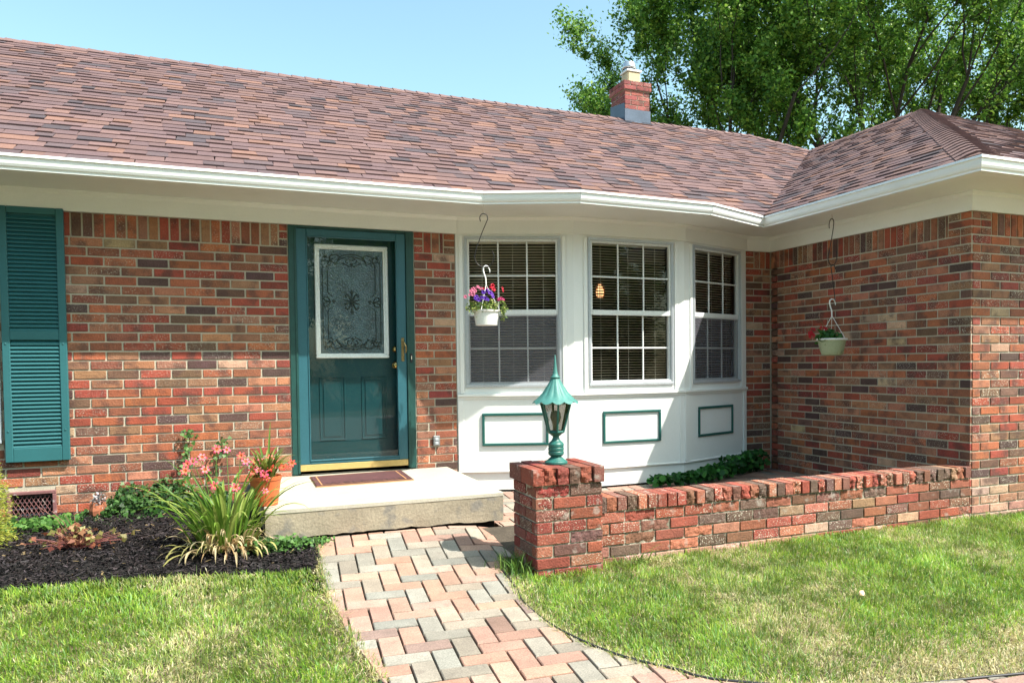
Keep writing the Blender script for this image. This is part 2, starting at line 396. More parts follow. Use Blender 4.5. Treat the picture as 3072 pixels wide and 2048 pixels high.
# ------------------------------------------------------------------ bricks
h = .0661; B = .2032; ZR = .712155
BP = [((.31, .062, .036), 7), ((.36, .105, .048), 8), ((.25, .085, .046), 7), ((.085, .044, .040), 3), ((.29, .135, .078), 5), ((.40, .160, .090), 4), ((.24, .046, .034), 3), ((.155, .078, .052), 4), ((.44, .28, .18), 1)]
BPL = [c for c, k in BP for _ in range(k)]
def bcol(pal=BPL, sp=.45):
    c = random.choice(pal); k = random.uniform(.82, 1.15)
    return (c[0]*k, c[1]*k*random.uniform(.9, 1.1), c[2]*k*random.uniform(.9, 1.1), random.choice([0, .1, .35, .7, 1]) if random.random() < .8 else .1)
def one_brick(mb, F_, u0, u1, z0, z1, gap=.0115, dep=.02, out=0.0, pal=BPL, rough=0.0):
    a = gap/2+random.uniform(-.001, .001); b = gap/2+random.uniform(-.001, .001)
    o = out+random.uniform(-.0012, .0012)
    if rough <= 0:
        mb.box(u0+a, u1-b, -dep, o, z0+gap/2+random.uniform(-.0008, .0008), z1-gap/2+random.uniform(-.0008, .0008), .0022, bcol(pal), F_)
    else:
        # quarry faced: gridded front
        U0, U1, Z0, Z1 = u0+a, u1-b, z0+gap/2, z1-gap/2
        nu = max(3, int((U1-U0)/.010)); nz = max(3, int((Z1-Z0)/.010)); V = []; seed = random.random()*100
        for j in range(nz+1):
            for i in range(nu+1):
                u = U0+(U1-U0)*i/nu; z = Z0+(Z1-Z0)*j/nz
                e = min(i, nu-i, 2)/2*min(j, nz-j, 2)/2
                n_ = mnoise.fractal(Vector((u*28+seed, z*28, seed)), 1.0, 2.0, 4)+.5*mnoise.cell(Vector((u*55, z*55, seed)))
                d = o-rough*(1-.6*e)*(.45+.55*n_)*(1.0)
                V.append(F_ @ Vector((u, min(o, d), z)))
        nb = len(V)
        ring = [(i, 0) for i in range(nu+1)]+[(nu, j) for j in range(1, nz+1)]+[(i, nz) for i in range(nu-1, -1, -1)]+[(0, j) for j in range(nz-1, 0, -1)]
        for (i, j) in ring: V.append(F_ @ Vector((U0+(U1-U0)*i/nu, -dep, Z0+(Z1-Z0)*j/nz)))
        Fc = [(j*(nu+1)+i, j*(nu+1)+i+1, (j+1)*(nu+1)+i+1, (j+1)*(nu+1)+i) for j in range(nz) for i in range(nu)]
        m_ = len(ring)
        for k in range(m_):
            i, j = ring[k]; i2, j2 = ring[(k+1) % m_]
            Fc.append((j*(nu+1)+i, nb+k, nb+(k+1) % m_, j2*(nu+1)+i2))
        mb.add(V, Fc, bcol(pal))
def courses(mb, F_, u0, u1, ztop, nrow, off, hole=None, pal=BPL, roughp=0, hh=h, bb=B, out=0, dep=.02, minlen=.03, gap=.0115, rough=.012):
    """rows downward from ztop; off(k) = joint offset"""
    for k in range(nrow):
        z1 = ztop-k*hh; z0 = z1-hh
        o = off(k); i = math.floor((u0-o)/bb)
        while True:
            a = max(u0, o+i*bb); b = min(u1, o+(i+1)*bb); i += 1
            if a >= u1-1e-6: break
            if b-a < minlen: 
                if b >= u1-1e-6: break
                continue
            segs = [(a, b)]
            if hole:
                for (hx0, hx1, hz0, hz1) in hole:
                    if z0 < hz1-.005 and z1 > hz0+.005:
                        ns = []
                        for s0, s1 in segs:
                            if s1 <= hx0 or s0 >= hx1: ns.append((s0, s1)); continue
                            if s0 < hx0-.02: ns.append((s0, hx0))
                            if s1 > hx1+.02: ns.append((hx1, s1))
                        segs = ns
            for s0, s1 in segs:
                one_brick(mb, F_, s0, s1, z0, z1, pal=pal(k) if callable(pal) else pal, out=out, dep=dep, gap=gap, rough=rough*random.uniform(.6, 1.2) if random.random() < roughp else 0)
def soldiers(mb, F_, u0, u1, z0, z1, off=0, pal=BPL):
    st = B/3; i = math.floor((u0-off)/st)
    while True:
        a = max(u0, off+i*st); b = min(u1, off+(i+1)*st); i += 1
        if a >= u1-1e-6: break
        if b-a < .025: continue
        one_brick(mb, F_, a, b, z0, z1, pal=pal)

PALE = [(.44, .24, .17), (.40, .20, .14), (.46, .30, .22), (.34, .15, .10), (.42, .26, .20)]
def fadepal(base, k0):
    return lambda k: PALE if random.random() < (k-k0)*.22 else base
XW = 5.7377; YW = -2.337
FM = fr((0, 0, 0), (1, 0, 0), (0, -1, 0))
FS = fr((XW, 0, 0), (0, -1, 0), (-1, 0, 0))         # side wall, u = -y
FW = fr((XW, YW, 0), (1, 0, 0), (0, -1, 0))
house = thing('brick_house', (1.7, 0, -1.25), 'single storey red brick house with mauve shingled roof, white bay window and teal front door', 'house')
WIN_L = (-1.62, -.62, -.70, .86)
bm_ = MB(); VENT = (-.60, -.332, -1.235, -1.045)
holes = [WIN_L, VENT]
courses(bm_, FM, -2.6, 1.222, ZR, 30, lambda k: (0 if k % 2 == 0 else B/2)+random.uniform(-.006, .006)*0, holes)
soldiers(bm_, FM, -.62, 1.155, ZR, ZR+.172, .01); soldiers(bm_, FM, -2.6, -1.64, ZR, ZR+.172, .01)
for k in range(3): one_brick(bm_, FM, 1.155, 1.222, ZR+k*.0575, ZR+(k+1)*.0575)
# pier between door and bay
courses(bm_, FM, 2.182, 2.528, ZR, 30, lambda k: 2.182+(B*.52 if k % 2 else B*.78)-B)
soldiers(bm_, FM, 2.262, 2.43, ZR, ZR+.172, 2.262)
for k in range(3):
    one_brick(bm_, FM, 2.182, 2.262, ZR+k*.0575, ZR+(k+1)*.0575); one_brick(bm_, FM, 2.43, 2.528, ZR+k*.0575, ZR+(k+1)*.0575)
courses(bm_, FM, 5.44, XW-.003, ZR, 31, lambda k: XW-B*(1.0 if k % 2 else .5))
soldiers(bm_, FM, 5.54, XW-.003, ZR, ZR+.172, 5.54)
for k in range(3): one_brick(bm_, FM, 5.44, 5.54, ZR+k*.0575, ZR+(k+1)*.0575)
LS = -YW
courses(bm_, FS, .003, LS, ZR, 31, lambda k: (LS-B*.5 if k % 2 == 0 else LS), minlen=.05)
soldiers(bm_, FS, .003, LS-.21, ZR, ZR+.172, .0)
for k in range(3): 
    z0 = ZR+k*.0575; z1 = z0+.0575
    if k == 1: one_brick(bm_, FS, LS-.21, LS, z0, z1)
    else: one_brick(bm_, FS, LS-.21, LS-.10, z0, z1); one_brick(bm_, FS, LS-.10, LS, z0, z1)
courses(bm_, FW, 0.012, 4.5, ZR, 32, lambda k: (B*.5 if k % 2 else 0), minlen=.05, pal=fadepal(BPL, 25))
soldiers(bm_, FW, .21, 4.5, ZR, ZR+.172, .21)
for k in range(3): one_brick(bm_, FW, .012, .10, ZR+k*.0575, ZR+(k+1)*.0575); one_brick(bm_, FW, .10, .21, ZR+k*.0575, ZR+(k+1)*.0575)
bm_.build('brick_wall', m_brick, house, recalc=True)
# mortar backing (8 mm behind the brick faces)
mo = MB(); md = .0065
def wall_bg(F_, u0, u1, z0, z1, hole=None, th=.10):
    xs = sorted({u0, u1, *[v for q in (hole or []) for v in q[:2] if u0 < v < u1]}); zs = sorted({z0, z1, *[v for q in (hole or []) for v in q[2:] if z0 < v < z1]})
    for a, b in zip(xs[:-1], xs[1:]):
        for c, d in zip(zs[:-1], zs[1:]):
            if any(q[0]-1e-6 <= a and b <= q[1]+1e-6 and q[2]-1e-6 <= c and d <= q[3]+1e-6 for q in (hole or [])): continue
            mo.box(a, b, -th, -md, c, d, 0, fr=F_)
wall_bg(FM, -4.4, 1.222, -1.6, 1.0, holes); wall_bg(FM, 2.182, 2.528, -1.6, 1.0); wall_bg(FM, 5.44, XW+.1, -1.6, 1.0)
wall_bg(FM, 1.222, 2.182, .885, 1.0); wall_bg(FM, 1.222, 2.182, -1.6, -1.05)
wall_bg(FS, .10, LS-.1, -1.7, 1.0); wall_bg(FW, md, 4.5, -1.7, 1.0)
wall_bg(fr((-4.4, 0, 0), (0, 1, 0), (-1, 0, 0)), 0, 6.6, -1.6, 1.0); wall_bg(fr((-4.4, 6.6, 0), (1, 0, 0), (0, 1, 0)), 0, 14.6, -1.6, 1.0)
wall_bg(fr((10.24, -2.3, 0), (0, 1, 0), (1, 0, 0)), 0, 8.9, -1.6, 1.0)
mo.build('mortar_backing', m_mortar, house)
# interior room surfaces
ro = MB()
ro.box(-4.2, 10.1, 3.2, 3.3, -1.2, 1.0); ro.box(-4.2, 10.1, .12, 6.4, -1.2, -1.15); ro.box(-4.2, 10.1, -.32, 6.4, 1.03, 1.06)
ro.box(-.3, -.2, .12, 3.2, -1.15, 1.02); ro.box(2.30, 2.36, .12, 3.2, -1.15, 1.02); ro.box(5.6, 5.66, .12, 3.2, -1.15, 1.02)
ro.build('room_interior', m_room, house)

# ------------------------------------------------------------------ bay window
V2 = [(2.53, 0.0), (3.45, -.34), (4.53, -.34), (5.44, 0.0)]
def facet(i):
    a = Vector((*V2[i], 0)); b = Vector((*V2[i+1], 0)); d = (b-a).normalized(); n = Vector((d.y, -d.x, 0)); return fr(a, d, n), (b-a).length
WINS = [(.072, .872), (.134, .962), (.120, .868)]
ZB, ZT = -.392, .862
bw = MB(); sk = MB()
for i in range(3):
    F_, L_ = facet(i); a, b = WINS[i]
    bw.box(0, L_, -.05, 0, -1.09, ZB, 0, fr=F_)
    bw.box(0, a, -.05, 0, ZB, .9, 0, fr=F_); bw.box(b, L_, -.05, 0, ZB, .9, 0, fr=F_); bw.box(a, b, -.05, 0, ZT, .9, 0, fr=F_)
    # casings
    t = .014
    bw.box(a-.045, a-.012, 0, t, ZB-.05, ZT+.0, .002, fr=F_); bw.box(b+.012, b+.045, 0, t, ZB-.05, ZT+.0, .002, fr=F_)
    # ledge under window and corner boards
    e0 = .004 if i == 0 else -.006; e1 = L_-.004 if i == 2 else L_+.006
    bw.box(e0, e1, .0, .026, -.470, -.446, .003, fr=F_)
    bw.box(e0, e1, .0, .012, -.49, -.4705, .002, fr=F_)
    bw.box(e0+.002, .055, 0, .010, -1.088, -.4905, .002, fr=F_) if i != 1 else bw.box(L_-.055, L_-.04, 0, .010, -1.088, -.4905, .002, fr=F_)
    if i != 1: bw.box(L_-.052, L_-.006, 0, .010, -1.088, -.4905, .002, fr=F_)
    sk.box(.01, L_-.0, -.04, -.012, -1.255, -1.10, 0, fr=F_)
    sk.box(0, L_, -.04, .010, -1.106, -1.090, .003, fr=F_)
for i in (1, 2):   # fold posts
    x, y = V2[i]; pz = MB()
bw.build('bay_wall', m_white, house)
sk.build('bay_skirt', m_white, house)
gt = MB()
for i, (a, b, zc0, zc1) in enumerate([(.202, .757, -.884, -.610), (.260, .828, -.890, -.611), (.190, .735, -.883, -.608)]):
    gt = MB(); F_, L_ = facet(i); wd = .022
    gt.box(a, b, .001, .016, zc1-wd, zc1, .004, fr=F_); gt.box(a, b, .001, .016, zc0, zc0+wd, .004, fr=F_)
    gt.box(a, a+wd, .001, .0165, zc0+wd, zc1-wd, .004, fr=F_); gt.box(b-wd, b, .001, .0165, zc0+wd, zc1-wd, .004, fr=F_)
    gt.build('panel_moulding', m_trimg, house)

def window(F_, a, b, zb, zt, screen, lab, ang=17, sash_d=0):
    w_ = MB(); fw_ = .022
    # outer aluminium frame
    w_.box(a, b, -.055, .012, zt-fw_, zt, .002, fr=F_); w_.box(a, b, -.055, .016, zb, zb+.022, .002, fr=F_)
    w_.box(a, a+fw_, -.055, .012, zb+.022, zt-fw_, .002, fr=F_); w_.box(b-fw_, b, -.055, .012, zb+.022, zt-fw_, .002, fr=F_)
    w_.box(a+.009, a+.013, .012, .015, zb+.022, zt-.02, 0, fr=F_); w_.box(b-.013, b-.009, .012, .015, zb+.022, zt-.02, 0, fr=F_)
    o = w_.build('window', m_alu, house); part(o, lab)
    ia, ib = a+fw_, b-fw_; izb, izt = zb+.022, zt-fw_; zm = .232
    s = MB(); sw = .018
    # upper sash (outer)
    s.box(ia, ia+sw, -.035, .002, zm-.02, izt, .002, fr=F_); s.box(ib-sw, ib, -.035, .002, zm-.02, izt, .002, fr=F_)
    s.box(ia+sw, ib-sw, -.035, .002, izt-.02, izt, .002, fr=F_); s.box(ia+sw, ib-sw, -.035, .004, zm-.022, zm+.022, .003, fr=F_)
    # lower sash (inner)
    d0, d1 = (-.05, -.012)
    s.box(ia, ia+sw, d0, d1, izb, zm-.022, .002, fr=F_); s.box(ib-sw, ib, d0, d1, izb, zm-.022, .002, fr=F_)
    s.box(ia+sw, ib-sw, d0, d1+.004, izb, izb+.022, .002, fr=F_)
    if not screen: s.box(ia, ib, -.012, .006, izb-.002, izb+.018, .002, fr=F_)
    s.build('sash', m_sash, o)
    mu_ = MB(); mw = .0065
    for (z0, z1, dd) in ((zm+.022, izt-.02, -.014), (izb+.022, zm-.022, -.030)):
        for q in (1, 2):
            u = ia+sw+(ib-ia-2*sw)*q/3; mu_.box(u-mw, u+mw, dd-.006, dd+.006, z0, z1, .002, fr=F_)
        zc = (z0+z1)/2; mu_.box(ia+sw, ib-sw, dd-.0055, dd+.0055, zc-mw, zc+mw, .002, fr=F_)
    mu_.build('muntins', m_sash, o)
    gl = MB()
    for (z0, z1, dd) in ((zm+.02, izt-.018, -.022), (izb+.02, zm-.02, -.038)):
        gl.add([F_ @ Vector(q) for q in ((ia+sw-.002, dd, z0), (ib-sw+.002, dd, z0), (ib-sw+.002, dd, z1), (ia+sw-.002, dd, z1))], [(0, 1, 2, 3)])
    gl.build('glass', m_glass, o)
    if screen:
        sc_ = MB(); sc_.add([F_ @ Vector(q) for q in ((ia+.006, -.004, izb), (ib-.006, -.004, izb), (ib-.006, -.004, zm-.022), (ia+.006, -.004, zm-.022))], [(0, 1, 2, 3)])
        sc_.build('insect_screen', m_screen, o)
        sf = MB()
        for q in ((ia, ia+.009), (ib-.009, ib)): sf.box(q[0], q[1], -.008, -.001, izb, zm-.022, .001, fr=F_)
        sf.box(ia+.009, ib-.009, -.008, -.001, izb, izb+.009, .001, fr=F_); sf.box(ia+.009, ib-.009, -.008, -.001, zm-.031, zm-.022, .001, fr=F_)
        sf.build('screen_frame', m_alu, o)
    bl = MB(); ti = R(ang); c_, s_ = math.cos(ti)*.0125, math.sin(ti)*.0125; z = izt-.03; bl.box(ia+.012, ib-.012, -.095, -.065, izt-.03, izt, 0, fr=F_)
    while z > izb+.03:
        z -= .0228; zz = z+random.uniform(-.0006, .0006); rr_ = random.uniform(-.0007, .0007)
        q = [(ia+.012, -.08-c_, zz-s_+rr_), (ib-.012, -.08-c_, zz-s_-rr_), (ib-.012, -.08, zz+.001), (ia+.012, -.08, zz+.001), (ib-.012, -.08+c_, zz+s_), (ia+.012, -.08+c_, zz+s_)]
        bl.add([F_ @ Vector(v) for v in q], [(0, 1, 2, 3), (3, 2, 4, 5)])
    for f_ in (.16, .5, .84):
        u = ia+(ib-ia)*f_; bl.box(u-.0012, u+.0012, -.0665, -.0645, izb+.02, izt-.03, 0, fr=F_)
    bl.build('blind', m_blind, o, recalc=False)
    return o
labs = ['left bay window with insect screen over its lower sash', 'centre bay window without insect screen', 'right bay window partly in shade']
for i in range(3):
    F_, L_ = facet(i); window(F_, WINS[i][0], WINS[i][1], ZB, ZT, i != 1, labs[i])
window(FM, WIN_L[0], WIN_L[1], WIN_L[2], WIN_L[3], True, 'window behind the teal shutter')
# lamp hanging inside the dining room, seen through the centre window
hl = thing('pendant_lamp', (4.311, .95, .535), 'lit pendant lamp glowing behind the blind of the centre bay window', 'lamp')
q = MB(); q.lathe([(0.001, .08), (.015, .072), (.028, .04), (.040, 0), (.040, -.03), (.030, -.055), (.001, -.06)], (4.311, .95, .535), 20); q.build('globe', m_lamp, hl, smooth=True)
q = MB()
for k in range(12):
    t = 2*math.pi*k/12; q.tube([(4.311+r*math.cos(t), .95+r*math.sin(t), .535+z) for r, z in ((.02, .10), (.045, .04), (.050, 0), (.040, -.065))], .003, 4)
for z, r in ((.06, .040), (.03, .047), (.0, .050), (-.03, .046), (-.05, .042)): q.tube([(4.311+r*math.cos(t*.524), .95+r*math.sin(t*.524), .535+z) for t in range(12)], .003, 4, closed=True)
q.tube([(4.311, .95, .66), (4.311, .95, 1.03)], .004, 5); q.build('cage', m_cage, hl)

# ------------------------------------------------------------------ eaves: gutter, soffit, frieze
LIP = [(-4.8, -.60), (2.581, -.635), (3.255, -.949), (4.482, -.894), (5.242, -.556), (5.21, -2.851), (10.8, -2.86)]
def offset(pl, o):
    """offset polyline outward(+)/inward(-): outward is to the camera side (right of direction)"""
    res = []
    nn = []
    for i in range(len(pl)-1):
        d = Vector(pl[i+1])-Vector(pl[i]); d.normalize(); nn.append(Vector((d.y, -d.x)))
    for i in range(len(pl)):
        if i == 0: n_ = nn[0]; k = 1
        elif i == len(pl)-1: n_ = nn[-1]; k = 1
        else:
            n_ = (nn[i-1]+nn[i]).normalized(); k = 1/max(.3, n_.dot(nn[i]))
        p = Vector(pl[i])+n_*o*k; res.append((p.x, p.y))
    return res
def sweep(mb, pl, prof, closed=False):
    rows = [[(*q, z) for q in offset(pl, o)] for o, z in prof]; n = len(pl); V = [v for r_ in rows for v in r_]; F = []
    m_ = len(prof)
    for j in range(m_ if closed else m_-1):
        j2 = (j+1) % m_
        for i in range(n-1): F.append((j*n+i, j*n+i+1, j2*n+i+1, j2*n+i))
    mb.add(V, F)
gu = MB()
GP = [(-.014, 1.114), (-.003, 1.114), (.001, 1.097), (-.010, 1.094), (-.011, 1.088), (-.012, 1.072), (-.015, 1.055), (-.021, 1.041), (-.029, 1.034), (-.031, 1.031), (-.031, 1.019), (-.125, 1.019), (-.125, 1.108), (-.122, 1.108), (-.122, 1.023), (-.040, 1.023), (-.038, 1.035), (-.018, 1.06), (-.014, 1.098)]
sweep(gu, LIP, GP, True)
# seams / clips
for i in (1, 2, 3, 4, 5):
    pts = [Vector((*offset(LIP, o+.0015)[i], z)) for o, z in GP[1:12]]
    gu.tube(pts, .0016, 5)
gu.build('gutter', m_gutter, house, recalc=True)
WALLP = [(-4.8, 0), (2.53, 0), (3.45, -.34), (4.53, -.34), (5.44, 0), (XW, 0), (XW, YW), (10.8, YW)]
so_ = MB(); outp = offset(LIP, -.04)
poly = outp+WALLP[::-1]
so_.add([(x, y, 1.021) for x, y in poly], [tuple(range(len(poly)))[::-1]])
bmx = bmesh.new(); 
sof = so_.build('soffit', m_white, house, recalc=False)
me = sof.data; bmx.from_mesh(me); bmesh.ops.triangulate(bmx, faces=bmx.faces, ngon_method='EAR_CLIP'); bmx.to_mesh(me); bmx.free()
fz = MB()
mainW = [(-4.8, 0), (2.535, 0)]
def board(pl, t, z0, z1): sweep(fz, pl, [(0, z0), (t, z0), (t, z1), (0, z1)], True)
board(mainW, .034, .881, 1.0205)
sweep(fz, mainW, [(.034, .988), (.040, .988), (.048, 1.0), (.062, 1.012), (.062, 1.0205), (.034, 1.0205)], True)
rest = [(2.5355, -.0015), (3.45, -.34), (4.53, -.34), (5.44, 0), (XW, 0), (XW, YW), (10.8, YW)]
board(rest, .020, .881, 1.0205)
sweep(fz, rest, [(.020, .992), (.028, .992), (.036, 1.003), (.050, 1.013), (.050, 1.0205), (.020, 1.0205)], True)
fz.box(2.5352, 2.5362, -.0345, .0, .881, 1.0205, 0)
fz.build('frieze_board', m_white, house)

# ------------------------------------------------------------------ roof
SL = .52
SP = [((.145, .090, .090), 10), ((.158, .096, .092), 9), ((.132, .084, .088), 8), ((.20, .110, .088), 3), ((.175, .102, .090), 5), ((.080, .063, .072), 3), ((.105, .074, .080), 4)]
SPL = [c for c, k in SP for _ in range(k)]
ro_ = MB()
def shingles(org, a, s_, poly, e=.127):
    org = Vector(org); a = Vector(a).normalized(); s_ = Vector(s_).normalized(); n_ = a.cross(s_); n_ = n_ if n_.z > 0 else -n_
    if area(poly) < 0: poly = poly[::-1]
    vmax = max(q[1] for q in poly); umin = min(q[0] for q in poly); umax = max(q[0] for q in poly); vmin = min(q[1] for q in poly)
    j = math.floor(vmin/e)
    while j*e < vmax:
        v0 = j*e; v1 = v0+e; u = umin-random.uniform(0, .3); lam = random.random() < .5
        while u < umax:
            wd = random.uniform(.09, .21) if lam else random.uniform(.12, .30); u1 = u+wd; sk_ = random.uniform(-.008, .008)
            rect = [(u, v0), (u1, v0), (u1+sk_, v1), (u+sk_, v1)]
            c = clip_convex(poly, rect)
            cc = []
            for p in c:
                if not cc or (abs(p[0]-cc[-1][0])+abs(p[1]-cc[-1][1])) > 1e-4: cc.append(p)
            if len(cc) > 2 and (abs(cc[0][0]-cc[-1][0])+abs(cc[0][1]-cc[-1][1])) < 1e-4: cc.pop()
            if len(cc) >= 3 and abs(area(cc)) > 1e-5:
                t = (.0125 if lam else .006)+random.uniform(-.0008, .001)
                m_ = len(cc)
                top = [org+a*p[0]+s_*p[1]+n_*(t*(1-(p[1]-v0)/e*.9)) for p in cc]; bot = [org+a*p[0]+s_*p[1]-n_*.004 for p in cc]
                F = [tuple(range(m_))]
                for i in range(m_): F.append((i, m_+i, m_+(i+1) % m_, (i+1) % m_))
                c_ = random.choice(SPL); k = random.uniform(.88, 1.12)
                ro_.add(top+bot, F, (c_[0]*k, c_[1]*k, c_[2]*k, 0))
            u = u1; lam = not lam if random.random() < .8 else lam
        j += 1
cs = math.sqrt(1+SL*SL)
Z0 = 1.115
def P2uv(x, y, ox, oy, ax):   # main: u = x-ox, v = (y-oy)*cs
    return (x-ox, (y-oy)*cs)
VT = 3.25; zv = Z0+SL*VT               # valley top height above eave
vb = (5.242, -.56); vt = (5.242+VT, -.56+VT); SR = 3.86; rx = 8.49-(SR-VT); ryd = -.56+SR; zr = Z0+SL*SR
# main front
polyM = [P2uv(x, y, 0, -.56, 0) for x, y in [(-4.9, -.56), (5.242, -.56), vt, (rx, ryd), (-4.9, ryd)]]
shingles((0, -.56, Z0), (1, 0, 0), (0, 1, SL), polyM)
# bay flare: from the bay gutter up to the main slope, a lower pitch
FL = [((2.60, -.60), (3.27, -.915), (3.27, -.56), (2.60, -.555)), ((3.27, -.915), (4.47, -.862), (4.47, -.56), (3.27, -.56)), ((4.47, -.862), (5.20, -.565), (5.0, -.56), (4.47, -.56))]
for qd in FL:
    ro_.add([(x, y, Z0-.012 if i < 2 else Z0+.008) for i, (x, y) in enumerate(qd)], [(0, 1, 2, 3)], (.22, .125, .11, 0))
# wing left slope
pk = (8.49, .68)
def P3(x, y): return (-(y-(-.56)), (x-5.242)*cs)     # u along -y, v up slope (+x)
polyL = [P3(*q) for q in [vb, (5.242, -2.83), pk, vt]]
shingles((5.242, -.56, Z0), (0, -1, 0), (1, 0, SL), polyL)
# wing front slope
sf = (zv-Z0)/(pk[1]+2.83); cf = math.sqrt(1+sf*sf)
polyF = [(x-5.242, (y+2.83)*cf) for x, y in [(5.242, -2.83), (11.74, -2.83), pk]]
shingles((5.242, -2.83, Z0), (1, 0, 0), (0, 1, sf), polyF)
# hip between main front and the end slope (beyond valley), back planes
bk = (.20, .12, .11, 0)
zbk = Z0
ro_.add([(rx, ryd, zr), vt+(zv,), (8.49+1.2, vt[1], zv-.6), (9.4, 6.0, 2.0)], [(0, 1, 2, 3)], bk)
ro_.add([(-4.9, ryd, zr), (rx, ryd, zr), (9.4, ryd+4, zr-4*SL), (-4.9, ryd+4, zr-4*SL)], [(0, 1, 2, 3)], bk)
ro_.add([(8.49, pk[1], zv), (8.49, vt[1]+.2, zv), (11.74, 3.3, Z0), (11.74, -2.83, Z0)], [(0, 1, 2, 3)], bk)
ro_.add([(-4.9, -.56, Z0-.02), (-4.9, ryd, zr-.02), (-4.9, ryd+4, zr-4*SL)], [(0, 1, 2)], bk)
# caps along hip and ridges
def caps(p0, p1, na, nb, wd=.15, e=.143, lift=.012):
    p0 = Vector(p0); p1 = Vector(p1); d = (p1-p0); L_ = d.length; d.normalize(); na = Vector(na).normalized(); nb = Vector(nb).normalized()
    sa = na.cross(d); sb = d.cross(nb)
    sa = sa if sa.z < 0 else -sa; sb = sb if sb.z < 0 else -sb
    nm = (na+nb).normalized(); k = 0
    while k*e < L_:
        a0 = k*e; a1 = min(L_, a0+e*1.15); col = random.choice([(.165, .102, .098), (.18, .11, .104), (.15, .094, .092), (.172, .105, .10)])
        row = []
        for s0, up in ((a0, lift+.006), (a1, lift*.6)):
            c = p0+d*s0
            row.append([c+sa.normalized()*wd+na*(up*.6), c+sa.normalized()*wd*.45+na*(up+.002), c+sa.normalized()*wd*.12+nm*(up*1.1), c+sb.normalized()*wd*.12+nm*(up*1.1), c+sb.normalized()*wd*.45+nb*(up+.002), c+sb.normalized()*wd+nb*(up*.6)])
        V = row[0]+row[1]+[v-nm*.014 for v in row[0]]
        F = [(i, i+1, 7+i, 6+i) for i in range(5)]+[(i, 12+i, 13+i, i+1) for i in range(5)]+[(0, 6, 12)]
        ro_.add(V, F, (*col, 0)); k += 1
nM = (0, -SL, 1); nL = (-SL, 0, 1); nF = (0, -sf, 1)
caps((5.34, -2.725, Z0+SL*.10), (pk[0], pk[1], zv), nL, nF, wd=.145)
caps((-4.9, ryd, zr), (rx, ryd, zr), nM, (0, SL, 1), wd=.13)
caps((pk[0], pk[1], zv), (vt[0], vt[1], zv), nL, (SL, 0, 1), wd=.13)
caps((rx, ryd, zr), (vt[0], vt[1], zv), nM, (SL, 0, 1), wd=.12)
ro_.build('roof', m_shingle, house, recalc=False)

# chimney
CHP = [((.30, .075, .065), 5), ((.26, .065, .06), 4), ((.34, .10, .085), 3), ((.20, .10, .085), 1)]; CHL = [c for c, k in CHP for _ in range(k)]
ch = MB(); cx0, cx1, cy0, cy1 = 5.772, 6.152, 3.18, 3.60
FCf = fr((cx0, cy0, 0), (1, 0, 0), (0, -1, 0)); FCs = fr((cx0, cy1, 0), (0, -1, 0), (-1, 0, 0)); FCr = fr((cx1, cy0, 0), (0, 1, 0), (1, 0, 0))
wch = cx1-cx0; dch = cy1-cy0
for k in range(8):
    z1 = 3.48-k*.064
    for F_, L_, o in ((FCf, wch, 0), (FCs, dch, .1), (FCr, dch, .1)):
        courses(ch, F_, 0, L_, z1, 1, lambda kk, k=k, o=o: (0 if (k % 2) else .095)+o*0, pal=CHL, hh=.064, bb=.19, minlen=.02, gap=.009)
e_ = .02
for k in range(2):
    z1 = 3.608-k*.062
    for F_, L_ in ((fr((cx0-e_, cy0-e_, 0), (1, 0, 0), (0, -1, 0)), wch+2*e_), (fr((cx0-e_, cy1+e_, 0), (0, -1, 0), (-1, 0, 0)), dch+2*e_), (fr((cx1+e_, cy0-e_, 0), (0, 1, 0), (1, 0, 0)), dch+2*e_)):
        courses(ch, F_, 0, L_, z1, 1, lambda kk, k=k: (0 if k % 2 else .1), pal=CHL, hh=.062, bb=.19, minlen=.02, gap=.009, dep=.05)
chm = ch.build('chimney', m_brick, house); part(chm, 'red brick chimney on the roof ridge')
q = MB(); q.box(cx0+.006, cx1-.006, cy0+.006, cy1-.006, 2.9, 3.484, 0); q.box(cx0-.012, cx1+.012, cy0-.012, cy1+.012, 3.485, 3.600, 0)
q.build('chimney_mortar', m_mortar, chm)
q = MB(); q.add([(cx0-.018, cy0-.018, 3.600), (cx1+.018, cy0-.018, 3.600), (cx1+.018, cy1+.018, 3.600), (cx0-.018, cy1+.018, 3.600), (5.85, cy0+.1, 3.635), (6.07, cy0+.1, 3.635), (6.07, cy1-.1, 3.635), (5.85, cy1-.1, 3.635)],
                [(0, 1, 5, 4), (1, 2, 6, 5), (2, 3, 7, 6), (3, 0, 4, 7), (4, 5, 6, 7)]); q.build('chimney_crown', m_mortar, chm)
q = MB(); q.box(5.855, 6.055, cy0+.07, cy0+.27, 3.61, 3.765, .018); q.build('flue', m_flue, chm)
q = MB(); q.box(5.842, 6.068, cy0+.057, cy0+.283, 3.766, 3.792, .003); q.build('flue_cap', m_gutter, chm)
q = MB(); q.lathe([(.07, 3.79), (.07, 3.81)], (5.92, cy0+.15, 0), 24); q.lathe([(.088, 3.815), (.10, 3.822), (.098, 3.84), (.082, 3.895), (.078, 3.902), (.045, 3.910), (.001, 3.912)], (5.92, cy0+.15, 0), 24)
q.lathe([(.06, 3.79), (.06, 3.83)], (5.92, cy0+.15, 0), 24); q.build('vent_cap', m_steel, chm, smooth=True)
def rz(y): return Z0+SL*(y+.56)
q = MB(); q.box(cx0-.008, cx1+.008, cy0-.012, cy0+.0, rz(cy0)-.02, rz(cy0)+.165, .002)
q.add([(cx0-.012, cy0-.012, rz(cy0)+.0), (cx1+.012, cy0-.012, rz(cy0)), (cx1+.03, cy0-.10, rz(cy0-.10)+.016), (cx0-.03, cy0-.10, rz(cy0-.10)+.016)], [(0, 1, 2, 3)])
